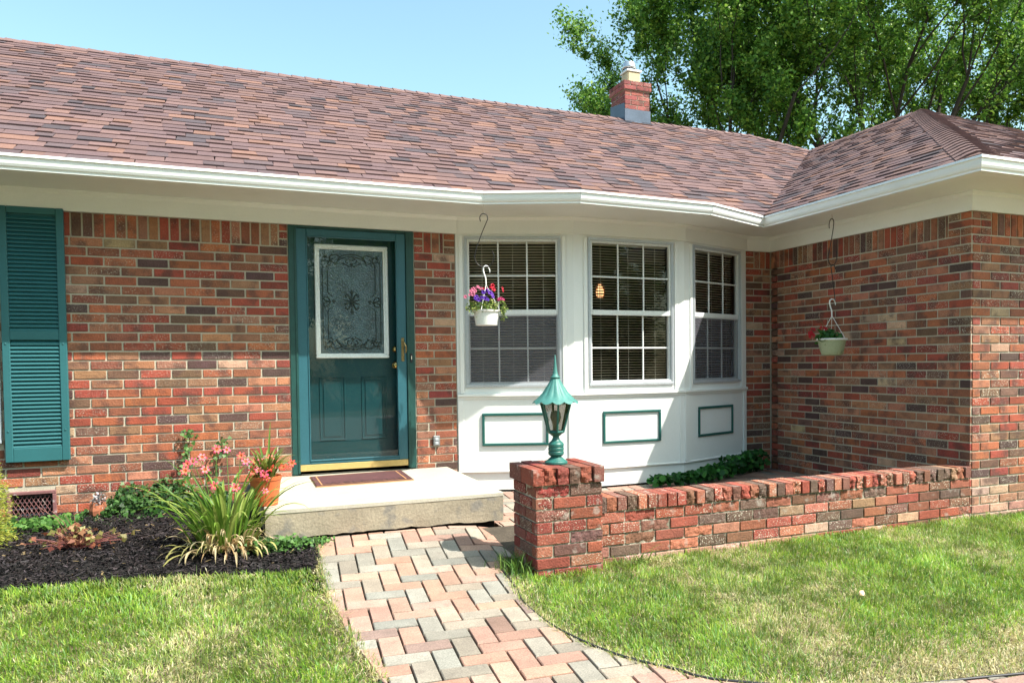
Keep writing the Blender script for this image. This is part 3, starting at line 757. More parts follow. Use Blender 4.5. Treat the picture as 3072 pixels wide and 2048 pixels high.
for xx in (cx0-.010, cx1+.010):
    q.add([(xx, cy0-.012, rz(cy0)-.02), (xx, cy1, rz(cy0)+.1), (xx, cy1, rz(cy1)+.08), (xx, cy0-.012, rz(cy0)+.24)], [(0, 1, 2, 3)])
q.build('flashing', m_flash, chm, recalc=False)

# ------------------------------------------------------------------ front door
ff = MB()
ff.box(1.222, 1.276, -.06, .006, -1.04, .882, .003, fr=FM); ff.box(2.122, 2.180, -.06, .006, -1.04, .882, .003, fr=FM); ff.box(1.276, 2.122, -.06, .006, .862, .882, .003, fr=FM)
ff.box(1.262, 1.280, -.03, .012, -1.03, .868, .003, fr=FM); ff.box(2.116, 2.134, -.03, .012, -1.03, .868, .003, fr=FM)
ff.build('door_frame', mat('door_frame_paint', (.007, .055, .048), rough=.5, var=.2, vscale=15), house)
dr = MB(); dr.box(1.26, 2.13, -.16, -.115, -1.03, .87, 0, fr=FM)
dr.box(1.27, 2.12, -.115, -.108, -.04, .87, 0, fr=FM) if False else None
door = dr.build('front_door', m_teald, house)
q = MB()
def frame_rect(mb, F_, a, b, z0, z1, wd, d0, d1, ch_=.003):
    mb.box(a, b, d0, d1, z1-wd, z1, ch_, fr=F_); mb.box(a, b, d0, d1, z0, z0+wd, ch_, fr=F_)
    mb.box(a, a+wd, d0, d1+.0004, z0+wd, z1-wd, ch_, fr=F_); mb.box(b-wd, b, d0, d1+.0004, z0+wd, z1-wd, ch_, fr=F_)
# door lies ~10 cm behind: enlarge about the camera is not needed, use real sizes
WX0, WX1, WZ0, WZ1 = 1.420, 1.990, -.140, .760
frame_rect(q, FM, WX0, WX1, WZ0, WZ1, .026, -.115, -.088, .006); frame_rect(q, FM, WX0+.024, WX1-.024, WZ0+.024, WZ1-.024, .014, -.115, -.098, .004)
q.build('window_frame', m_doorwhite, door)
q = MB(); q.box(WX0+.03, WX1-.03, -.1145, -.110, WZ0+.03, WZ1-.03, 0, fr=FM); q.build('decorative_glass', m_privacy, door)
# came pattern
q = MB(); gx0, gx1, gz0, gz1 = WX0+.038, WX1-.038, WZ0+.038, WZ1-.038; gw_ = gx1-gx0; gh_ = gz1-gz0
def came(pts, r=.0026): q.tube([(gx0+u*gw_, .105, gz0+v*gh_) for u, v in pts], r*1.15, 5)
def arc(cx, cy, rx_, ry_, a0, a1, n=10): return [(cx+rx_*math.cos(R(a0+(a1-a0)*i/n)), cy+ry_*math.sin(R(a0+(a1-a0)*i/n))) for i in range(n+1)]
def sym(pts, r=.0026):
    came(pts, r); came([(1-u, v) for u, v in pts], r)
def sym4(pts, r=.0026): sym(pts, r); sym([(u, 1-v) for u, v in pts], r)
sym([(.045, .09), (.045, .91)], .0024); sym4([(.125, .14), (.125, .415), (.185, .445)], .0024)
# outer and inner curves at top and bottom
sym4(arc(.5, .86, .24, .075, 90, 180)+[(.2, .885), (.18, .9), (.21, .915)]); sym4(arc(.5, .905, .20, .055, 90, 170))
sym4(arc(.24, .925, .075, .028, -60, 200)); sym4(arc(.12, .90, .045, .03, -90, 180)); sym4(arc(.10, .87, .05, .025, 0, 150)); sym4([(.06, .96), (.10, .925), (.05, .93)]); sym4([(.11, .955), (.10, .925), (.155, .94)])
sym4([(.13, .86), (.175, .845), (.19, .875), (.15, .9)]); sym4([(.35, .875), (.42, .855), (.47, .84)])
sym4(arc(.45, .895, .035, .02, 0, 270)); 
def blob(u, v, a, b): q.add([(gx0+(u+du)*gw_, .1065, gz0+(v+dv)*gh_) for du, dv in ((-a, 0), (-a*.4, -b*.5), (0, -b), (a*.4, -b*.5), (a, 0), (a*.4, b*.4), (0, b*.6), (-a*.4, b*.4))], [tuple(range(8))])
for v, sg in ((.86, 1), (.14, 1)): blob(.5, v, .03, .03)
# side ornaments
for sg in (1, -1):
    sym([(.17, .5), (.12, .5+.045*sg), (.07, .5+.045*sg), (.06, .5+.02*sg), (.10, .5+.008*sg), (.16, .5)], .0032)
for u in (.215, .785): blob(u, .505, .032, .028)
# centre
for su in (1, -1):
    for sv in (1, -1):
        came([(.5+su*.015, .5+sv*.01), (.5+su*.035, .5+sv*.045), (.5+su*.07, .5+sv*.075), (.5+su*.10, .5+sv*.065), (.5+su*.095, .5+sv*.045)], .0042)
        came([(.5, .5), (.5+su*.06, .5+sv*.012), (.5+su*.12, .5+sv*.022)], .0034)
came([(.5, .40), (.5, .60)], .0036); blob(.5, .595, .03, .035); blob(.5, .405, .03, .035)
q.build('leaded_pattern', m_came, door)
q = MB()
for a, b in ((1.440, 1.640), (1.765, 1.965)):
    frame_rect(q, FM, a, b, -.795, -.285, .012, -.115, -.109, .003); q.box(a+.03, b-.03, -.115, -.110, -.765, -.315, .004, fr=FM)
q.build('door_panel', m_teald, door)
kn = MB()
def ypro(prof, x, z, y0, mb, seg=20):
    V = []; n = len(prof)
    for r_, d in prof:
        for k in range(seg): t = 2*math.pi*k/seg; V.append((x+r_*math.cos(t), y0-d, z+r_*math.sin(t)))
    F = [(j*seg+k, j*seg+(k+1) % seg, (j+1)*seg+(k+1) % seg, (j+1)*seg+k) for j in range(n-1) for k in range(seg)]
    mb.add(V, F)
ypro([(.03, 0), (.03, .004), (.011, .006), (.011, .028), (.024, .038), (.028, .05), (.022, .06), (.001, .063)], 2.045, -.200, .115, kn); kn.build('doorknob', m_brass, door, smooth=True)
kn = MB(); ypro([(.028, 0), (.028, .008), (.018, .014), (.016, .02), (.001, .021)], 2.045, -.068, .115, kn); kn.build('deadbolt', m_brass, door, smooth=True)
# storm door
sd_ = MB(); a, b, z0, z1 = 1.272, 2.114, -1.015, .860
sd_.box(a, a+.083, -.035, .0, z0+.05, z1, .004, fr=FM); sd_.box(b-.073, b, -.035, .0, z0+.05, z1, .004, fr=FM); sd_.box(a+.083, b-.073, -.035, .0, z1-.058, z1, .004, fr=FM); sd_.box(a+.083, b-.073, -.035, .0, z0+.05, z0+.078, .004, fr=FM)
frame_rect(sd_, FM, a+.078, b-.068, z0+.074, z1-.054, .010, -.03, .006, .003)
st = sd_.build('storm_door', m_stormf, house)
q = MB(); q.box(a+.001, b-.001, -.03, .002, z0, z0+.049, .002, fr=FM); q.build('kick_plate', m_gold, st)
q = MB(); q.add([FM @ Vector(v) for v in ((a+.085, -.012, z0+.08), (b-.075, -.012, z0+.08), (b-.075, -.012, z1-.06), (a+.085, -.012, z1-.06))], [(0, 1, 2, 3)]); q.build('glass', m_stormg, st)
q = MB(); q.box(2.070, 2.094, .0, .006, -.168, .022, .0028, fr=FM)
q.tube([(2.085, -.004, -.012), (2.088, -.035, -.02), (2.098, -.048, -.05), (2.100, -.045, -.085), (2.098, -.03, -.10)], [.007, .007, .008, .007, .005], 8)
ypro([(.007, 0), (.007, .004), (.001, .005)], 2.083, -.115, -.006, q, 12); q.build('handle', m_brassd, st)
q = MB(); q.box(2.140, 2.158, .0, .014, -.178, -.104, .003, fr=FM); bell = q.build('doorbell', m_edge, house)
q = MB(); q.box(2.146, 2.152, .014, .017, -.155, -.125, .001, fr=FM); q.build('bell_button', mat('pale_button', (.8, .78, .65)), bell)  # plain cream button colour, no emission
q = MB(); q.box(2.318, 2.372, .0, .022, -.866, -.783, .004, fr=FM); ob = q.build('outlet_box', m_pewter, house)
q = MB()
for z in (-.845, -.812): q.box(2.330, 2.360, .022, .027, z-.010, z+.014, .004, fr=FM)
q.build('outlet_cover', m_alu, ob)
q = MB(); q.tube([(1.10, -.004, .09), (1.10, -.022, .09), (1.115, -.03, .075), (1.11, -.03, .055), (1.095, -.026, .06)], .0025, 6); q.build('wall_hook', m_black, house)

# shutter
def shutter(x0, x1, nm_lab):
    s = MB(); zt, zb_ = .892, -.83; d0, d1 = .012, .045; st_ = .046
    s.box(x0, x0+st_, d0, d1, zb_, zt, .004, fr=FM); s.box(x1-st_, x1, d0, d1, zb_, zt, .004, fr=FM)
    rails = [(zt-.045, zt), (-.005, .055), (zb_, zb_+.095)]
    for a, b in rails: s.box(x0+st_, x1-st_, d0, d1-.002, a, b, .003, fr=FM)
    for x in (x0+.022, x1-.022):
        for z in (.62, -.03, -.62): ypro([(.006, 0), (.006, .003), (.001, .005)], x, z, -d1, s, 10)
    o = s.build('shutter', m_teal, house); part(o, nm_lab)
    l = MB()
    for a, b in ((.055, zt-.045), (zb_+.095, -.005)):
        z = a+.006
        while z < b-.02:
            l.add([FM @ Vector(v) for v in ((x0+st_-.004, d1-.006, z), (x1-st_+.004, d1-.006, z), (x1-st_+.004, d0+.004, z+.026), (x0+st_-.004, d0+.004, z+.026), (x0+st_-.004, d1-.006, z-.005), (x1-st_+.004, d1-.006, z-.005), (x1-st_+.004, d0+.004, z+.020), (x0+st_-.004, d0+.004, z+.020))],
                  [(0, 1, 2, 3), (0, 4, 5, 1), (4, 7, 6, 5)]); z += .0268
    l.box(x0+st_-.004, x1-st_+.004, d0-.004, d0+.003, zb_+.08, zt-.02, 0, fr=FM)
    l.build('louvre', m_teal, o)
shutter(-.600, -.228, 'right shutter of the left window')
shutter(-2.02, -1.645, 'left shutter of the left window, outside the photo')
# foundation vent
q = MB(); x0, x1, z0, z1 = VENT; frame_rect(q, FM, x0-.01, x1+.01, z0-.008, z1+.01, .024, -.02, .012, .004); ve = q.build('foundation_vent', m_iron, house)
q = MB()
for i in range(-8, 22):
    for sg in (1, -1):
        xa = x0+i*.026; pts = []
        za, zb2 = z0+.015, z1-.012; xb = xa+sg*(zb2-za)*.55
        # clip
        lo, hi = x0+.012, x1-.012
        def at(t): return xa+(xb-xa)*t
        ts = sorted(((lo-xa)/(xb-xa), (hi-xa)/(xb-xa))); t0, t1 = max(0, ts[0]), min(1, ts[1])
        if t1 > t0: q.tube([(at(t0), .006 if sg > 0 else .009, za+(zb2-za)*t0), (at(t1), .006 if sg > 0 else .009, za+(zb2-za)*t1)], .0022, 4)
q.build('lattice', m_iron, ve)
q = MB()
for k in range(4): q.box(x0+.01, x1-.01, -.06, -.03, z0+.03+k*.042, z0+.036+k*.042, 0, fr=FM)
q.build('vent_louvre', m_ventd, ve)
q = MB(); q.box(x0, x1, -.099, -.09, z0, z1, 0, fr=FM); q.build('vent_backing', m_dark, ve)  # near-black sheet paints the darkness behind the louvres

# ------------------------------------------------------------------ doorstep, mat
dsx0, dsx1, dsy = .955, 2.432, -1.475
stp = thing('concrete_step', (1.7, -.73, -1.25), 'thick pale concrete slab step below the teal door', 'step')
q = MB()
nx = 40
def topz(x, y): return -1.045+.004*math.sin(x*5)*0
q.box(dsx0, dsx1, dsy, -.012, -1.075, -1.045, .004)
q.build('tread', m_conc, stp)
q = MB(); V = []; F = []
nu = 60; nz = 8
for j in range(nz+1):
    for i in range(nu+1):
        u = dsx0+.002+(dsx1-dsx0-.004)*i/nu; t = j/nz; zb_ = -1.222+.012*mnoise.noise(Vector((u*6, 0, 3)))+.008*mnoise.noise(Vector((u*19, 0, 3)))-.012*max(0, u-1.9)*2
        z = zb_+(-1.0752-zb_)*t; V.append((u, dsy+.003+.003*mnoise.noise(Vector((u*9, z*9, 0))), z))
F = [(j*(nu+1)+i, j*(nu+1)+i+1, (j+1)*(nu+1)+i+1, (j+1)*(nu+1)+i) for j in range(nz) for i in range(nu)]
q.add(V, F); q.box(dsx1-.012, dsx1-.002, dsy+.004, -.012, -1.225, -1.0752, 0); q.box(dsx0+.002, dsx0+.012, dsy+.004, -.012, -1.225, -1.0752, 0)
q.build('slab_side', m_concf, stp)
q = MB(); q.box(dsx0+.05, dsx1-.05, dsy+.05, -.012, -1.36, -1.19, 0); q.build('shade_footing', m_dark, stp)  # recessed block, its near-black colour stands for shade under the slab
dm = thing('doormat', (1.68, -.4, -1.045), 'dark maroon doormat with tan border lying on the concrete step', 'doormat')
mp0 = [(1.331, -.150), (1.325, -.695), (2.010, -.670), (2.030, -.095)]
q = MB()
cxm = sum(p[0] for p in mp0)/4; cym = sum(p[1] for p in mp0)/4
V = [(x, y, -1.0445) for x, y in mp0]+[(x, y, -1.0365) for x, y in mp0]; q.add(V, [(0, 1, 5, 4), (1, 2, 6, 5), (2, 3, 7, 6), (3, 0, 4, 7)], (1, 1, 1, 0)); q.build('edge', m_matb, dm)
q = MB(); q.add([(cxm+(x-cxm)*.985, cym+(y-cym)*.975, -1.0358) for x, y in mp0], [(0, 1, 2, 3)]); q.build('pile', m_mat, dm)
q = MB()
def mp(s, t, z=-1.0348):   # s left-right, t back-front
    a = Vector(mp0[0]).lerp(Vector(mp0[3]), s); b = Vector(mp0[1]).lerp(Vector(mp0[2]), s); c = a.lerp(b, t); return (c.x, c.y, z)
for s0, s1, t0, t1 in ((.055, .068, .05, .93), (.925, .938, .05, .93), (.0681, .9249, .918, .93), (.0681, .9249, .05, .062)):
    q.add([mp(s0, t0), mp(s1, t0), mp(s1, t1), mp(s0, t1)], [(0, 1, 2, 3)])
q.build('border', m_matb, dm)
tcv = bpy.data.curves.new('t', 'FONT'); tcv.body = 'WELCOME'; tcv.size = .13; tcv.space_character = 1.15; to_ = bpy.data.objects.new('t', tcv); COL.objects.link(to_)
dg = bpy.context.evaluated_depsgraph_get(); tm = bpy.data.meshes.new_from_object(to_.evaluated_get(dg)); bpy.data.objects.remove(to_)
xs_ = [v.co.x for v in tm.vertices]; k_ = .56/max(xs_); me = tm; me.transform(Matrix.Translation((1.40, -.64, -1.0345)) @ Matrix.Rotation(R(2.2), 4, 'Z') @ Matrix.Diagonal((k_, k_*1.15, 1, 1)))
me.materials.clear(); me.materials.append(m_matt); me.name = 'lettering'; link_mesh('lettering', me, dm)

# ------------------------------------------------------------------ low wall and pillar
LWP = [((.30, .068, .044), 6), ((.27, .088, .052), 5), ((.18, .075, .050), 4), ((.12, .066, .050), 3), ((.38, .13, .082), 3), ((.33, .18, .115), 1)]; LWL = [c for c, k in LWP for _ in range(k)]
lw = thing('low_brick_wall', (4.2, -2.25, -1.36), 'low weathered red brick garden wall running from the pillar to the house corner', 'wall')
FL_ = fr((0, YW, 0), (1, 0, 0), (0, -1, 0)); FB_ = fr((0, -2.155, 0), (1, 0, 0), (0, 1, 0))
q = MB(); zc = ZR-27*h+.004
courses(q, FL_, 2.66, XW+.010, zc, 5, lambda k: (XW if k % 2 == 0 else XW+B/2), pal=fadepal(LWL, 1.6), roughp=.12, dep=.03, gap=.010)
courses(q, FB_, 2.66, XW-.004, zc, 5, lambda k: (XW if k % 2 == 0 else XW+B/2), pal=LWL, dep=.03)
q.build('course_bricks', m_brickw, lw)
q = MB(); q.box(2.66, XW-.004, YW+.008, -2.163, -1.6, zc+.004, 0); q.box(2.66, XW-.012, YW+.012, -2.165, zc, zc+.074, 0); q.build('mortar', m_mortard, lw)
q = MB(); x = XW+.0; i = 0
def rowlock(mb, x0, x1, yf, yb, z0, z1, rg, pal):
    F_ = fr((0, yf, 0), (1, 0, 0), (0, -1, 0)); c0 = len(mb.v)
    one_brick(mb, F_, x0, x1, z0, z1, gap=.009, dep=yb-yf, out=0, pal=pal, rough=rg)
    # top cap
    if rg > 0:
        n = len(mb.v)-c0
while x > 2.69:
    x0 = x-h*1.02
    zt = zc+.086+random.uniform(-.003, .003); yf = YW-.012+random.uniform(-.004, .004)
    rowlock(q, x0, x, yf, -2.150, zc+.006-.0045, zt+.0045, random.uniform(.012, .03) if random.random() < .6 else 0, LWL)
    x = x0
lwcap = q.build('coping_bricks', m_brickw, lw)
PLP = [((.20, .038, .028), 6), ((.24, .060, .036), 4), ((.19, .062, .048), 4), ((.125, .062, .05), 2), ((.22, .035, .03), 3), ((.30, .11, .07), 2)]; PLL = [c for c, k in PLP for _ in range(k)]
pil = thing('brick_pillar', (2.5, -2.25, -1.36), 'square weathered red brick pillar with a coping of upright bricks beside the path', 'pillar')
px0, px1, py0, py1 = 2.295, 2.701, -2.437, -2.065
q = MB(); zp = -.870
for k in range(8):
    z1 = zp-k*h; ev = k % 2
    for F_, L_ in ((fr((px0, py0, 0), (1, 0, 0), (0, -1, 0)), px1-px0), (fr((px0, py1, 0), (0, -1, 0), (-1, 0, 0)), py1-py0), (fr((px1, py0, 0), (0, 1, 0), (1, 0, 0)), py1-py0), (fr((px1, py1, 0), (-1, 0, 0), (0, 1, 0)), px1-px0)):
        courses(q, F_, 0, L_, z1, 1, lambda kk, ev=ev: (0 if ev == 0 else B/2), pal=PLL, minlen=.04, roughp=.15, dep=.045, gap=.010, rough=.014)
q.build('course_bricks', m_brickw, pil)
q = MB(); q.box(px0+.008, px1-.008, py0+.008, py1-.008, -1.6, zp+.003, 0); q.box(px0+.004, px1-.010, py0+.02, py1+.002, zp+.002, zp+.084, 0); q.build('mortar', m_mortard, pil)
q = MB()
n_ = 6; x0 = px0-.022; wd = (px1+.006-x0)/n_
for i in range(n_):
    a = x0+i*wd; zt = zp+.096+random.uniform(-.003, .003)
    rowlock(q, a, a+wd, py0-.016+random.uniform(-.004, .004), (py0+py1)/2-.004, zp+.0005, zt+.0045, random.uniform(.012, .028) if i < 5 else 0, PLL)
    rowlock(q, a, a+wd, (py0+py1)/2+.004, py1+.014, zp+.0005, zt+.0045, 0, PLL)
q.build('coping_bricks', m_brickw, pil)

# lantern
LX, LY, LZ = 2.494, -2.25, -.772
la = thing('post_lantern', (LX, LY, LZ), 'verdigris green lantern with scalloped roof and spire on the brick pillar', 'lantern')
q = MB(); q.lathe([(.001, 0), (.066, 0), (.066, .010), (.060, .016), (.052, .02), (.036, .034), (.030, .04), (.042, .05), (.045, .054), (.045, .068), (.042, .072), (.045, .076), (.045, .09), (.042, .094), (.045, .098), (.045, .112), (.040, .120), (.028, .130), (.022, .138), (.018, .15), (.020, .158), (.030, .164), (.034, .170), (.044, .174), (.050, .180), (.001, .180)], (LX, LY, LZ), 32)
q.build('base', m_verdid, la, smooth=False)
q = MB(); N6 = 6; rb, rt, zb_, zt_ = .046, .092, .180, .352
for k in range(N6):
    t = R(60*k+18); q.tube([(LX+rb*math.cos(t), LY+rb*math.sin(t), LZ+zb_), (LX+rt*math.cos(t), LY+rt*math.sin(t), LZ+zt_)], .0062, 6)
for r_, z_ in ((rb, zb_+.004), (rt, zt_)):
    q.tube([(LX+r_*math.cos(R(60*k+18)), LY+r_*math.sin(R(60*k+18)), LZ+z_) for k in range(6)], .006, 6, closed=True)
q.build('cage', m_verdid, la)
q = MB(); V = [(LX+r_*.97*math.cos(R(60*k+18)), LY+r_*.97*math.sin(R(60*k+18)), LZ+z_) for r_, z_ in ((rb, zb_), (rt, zt_)) for k in range(6)]
q.add(V, [(k, (k+1) % 6, 6+(k+1) % 6, 6+k) for k in range(6)]); q.build('glass', m_lglass, la)
q = MB(); q.lathe([(.012, .182), (.013, .22), (.022, .235), (.032, .265), (.026, .295), (.001, .305)], (LX, LY, LZ), 16); q.build('bulb', m_bulb, la, smooth=True)
q = MB(); NS = 12
def scal(t, j, r): 
    f_ = .5+.5*math.cos(NS*t); return r*(1+ (.0 if r < .03 else .055*(r/.14))*(f_-.5)*2)
prof = [(.130, .352), (.123, .359), (.109, .369), (.092, .385), (.075, .405), (.061, .428), (.046, .451), (.034, .471), (.025, .488), (.020, .500)]
SEG = 96; V = []
for j, (r_, z_) in enumerate(prof):
    for k in range(SEG):
        t = 2*math.pi*k/SEG; ph = abs(math.sin(NS*t/2)); lift = (r_/.142)
        rr_ = r_*(1-.05*(1-ph)*lift*0); zz = z_+(-.020*ph+.008)*lift**2+.004*ph*(1-lift)*0
        rr_ = r_*(1+.055*ph*lift-.07*(1-ph)*math.sin(math.pi*min(1, lift*.9+.1))) ; V.append((LX+rr_*math.cos(t), LY+rr_*math.sin(t), LZ+zz+.007*ph*math.sin(math.pi*min(1, (1-lift)*1.6))))
q.add(V, [(j*SEG+k, j*SEG+(k+1) % SEG, (j+1)*SEG+(k+1) % SEG, (j+1)*SEG+k) for j in range(len(prof)-1) for k in range(SEG)])
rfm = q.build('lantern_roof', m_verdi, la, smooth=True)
q = MB(); q.lathe([(.016, .492), (.029, .492), (.030, .497), (.019, .503), (.014, .52), (.009, .555), (.005, .60), (.0025, .622), (.001, .624)], (LX, LY, LZ), 20); q.build('finial', m_verdi, la, smooth=True)

# ------------------------------------------------------------------ edging
def edging(pts, lab):
    pts2 = []
    for i in range(len(pts)-1):
        for k in range(6):
            a = Vector(pts[i]); b = Vector(pts[i+1]); p0 = Vector(pts[max(0, i-1)]); p3 = Vector(pts[min(len(pts)-1, i+2)]); t = k/6
            p = .5*((2*a)+(b-p0)*t+(2*p0-5*a+4*b-p3)*t*t+(3*a-p0-3*b+p3)*t**3); pts2.append((p.x, p.y))
    pts2.append(pts[-1])
    q = MB(); q.tube([(x, y, g(y)+.009+.004*math.sin(x*9+y*7)) for x, y in pts2], .0058, 7)
    q.tube([(x, y, g(y)-.004) for x, y in pts2], .004, 5)
    o = q.build('lawn_edging', m_edge, origin=(pts[0][0], pts[0][1], g(pts[0][1])), smooth=True); setp(o, lab, 'lawn edging', 'plastic edging strips along the path')
edging([(2.135, -2.25), (2.112, -2.55), (2.078, -2.78), (2.09, -3.1), (2.137, -3.345), (2.228, -3.59), (2.36, -3.79), (2.46, -3.935), (2.80, -4.148), (3.334, -4.31), (3.9, -4.415), (5.2, -4.515), (8.5, -4.56)][::-1] if False else
       [(2.150, -2.25), (2.129, -2.55), (2.095, -2.78), (2.108, -3.1), (2.155, -3.335), (2.245, -3.575), (2.38, -3.77), (2.47, -3.91), (2.80, -4.122), (3.334, -4.285), (3.9, -4.39), (5.2, -4.49), (8.5, -4.54)], 'black plastic edging between the path and the right lawn')
edging([(1.275, -3.40), (1.435, -3.95), (1.785, -4.61), (2.49, -5.32), (3.8, -5.77)], 'black plastic edging between the path and the left lawn')
print('core built', len(bpy.data.objects))

# ================================================================== vegetation
def rnd(n, a, b): return RNG.uniform(a, b, n)
def leaves_np(P, S, NRM, tmpl, COLS, roll=None):
    """P (n,3) centres/stalk points, S sizes, NRM (n,3) normals, tmpl (k,3) leaf outline"""
    n = len(P); k = len(tmpl)
    NRM = NRM/np.linalg.norm(NRM, axis=1, keepdims=True)
    ref = RNG.normal(size=(n, 3)) if roll is None else roll
    a = np.cross(NRM, ref); a /= np.linalg.norm(a, axis=1, keepdims=True)+1e-9; b = np.cross(NRM, a)
    V = P[:, None, :]+S[:, None, None]*(a[:, None, :]*tmpl[None, :, 0:1]+b[:, None, :]*tmpl[None, :, 1:2]+NRM[:, None, :]*tmpl[None, :, 2:3])
    C = np.repeat(np.concatenate([COLS, np.zeros((n, 1))], 1)[:, None, :], k, 1)
    return V.reshape(-1, 3), C.reshape(-1, 4)
T_MAPLE = np.array([(0, -.55, 0), (.28, -.25, .06), (.55, -.1, -.04), (.26, .12, .05), (0, .62, -.10), (-.26, .12, .05), (-.55, -.1, -.04), (-.28, -.25, .06)])
T_QUAD = np.array([(0, -.6, 0), (.38, 0, .08), (0, .65, -.06), (-.38, 0, .08)])
T_IVY = np.array([(0, -.35, 0), (.38, -.42, -.03), (.52, -.02, .02), (.24, .2, .03), (0, .62, -.08), (-.24, .2, .03), (-.52, -.02, .02), (-.38, -.42, -.03)])
T_ROUND = np.array([(.1, -.5, 0), (.45, -.3, 0), (.55, .1, -.03), (.3, .5, -.06), (0, .6, -.08), (-.3, .5, -.06), (-.55, .1, -.03), (-.45, -.3, 0)])
def pal(n, cols, jit=.15):
    c = np.array(cols)[RNG.integers(0, len(cols), n)]*RNG.uniform(1-jit, 1+jit, (n, 1)); return c*RNG.uniform(.94, 1.06, (n, 3))

# ---- mulch chips
def in_mulch(x, y): return inpoly(x, y, MULCH)
n = 42000; x = rnd(n, -2.0, 1.24); y = rnd(n, -1.94, -.01); k = in_mulch(x, y); x, y = x[k], y[k]; n = len(x)
edge = .03*np.sin(x*13)
L_ = rnd(n, .006, .022); Wd = rnd(n, .002, .0055); th = rnd(n, 0, math.pi*2); tl = RNG.normal(0, .28, n); tw = RNG.normal(0, .4, n)
z = gnp(y)+.006+rnd(n, 0, .014)+.012*fnoise(x, y, 6)
ax = np.stack([np.cos(th)*np.cos(tl), np.sin(th)*np.cos(tl), np.sin(tl)], 1); bx = np.stack([-np.sin(th)*np.cos(tw), np.cos(th)*np.cos(tw), np.sin(tw)], 1)
P = np.stack([x, y, z], 1); V = np.stack([P-ax*L_[:, None]-bx*Wd[:, None]*.7, P+ax*L_[:, None]*.9-bx*Wd[:, None], P+ax*L_[:, None]+bx*Wd[:, None]*.6, P-ax*L_[:, None]*.85+bx*Wd[:, None]], 1).reshape(-1, 3)
c = pal(n, [(.016, .013, .014), (.024, .019, .020), (.010, .009, .010), (.034, .026, .026), (.05, .042, .045)], .3); c = np.where(RNG.random((n, 1)) < .015, np.array([[.22, .16, .08]]), c)
C = np.repeat(np.concatenate([c, np.zeros((n, 1))], 1)[:, None, :], 4, 1).reshape(-1, 4)
o = build_np('mulch', V, C, 4, m_mulch); setp(o, kind='stuff')

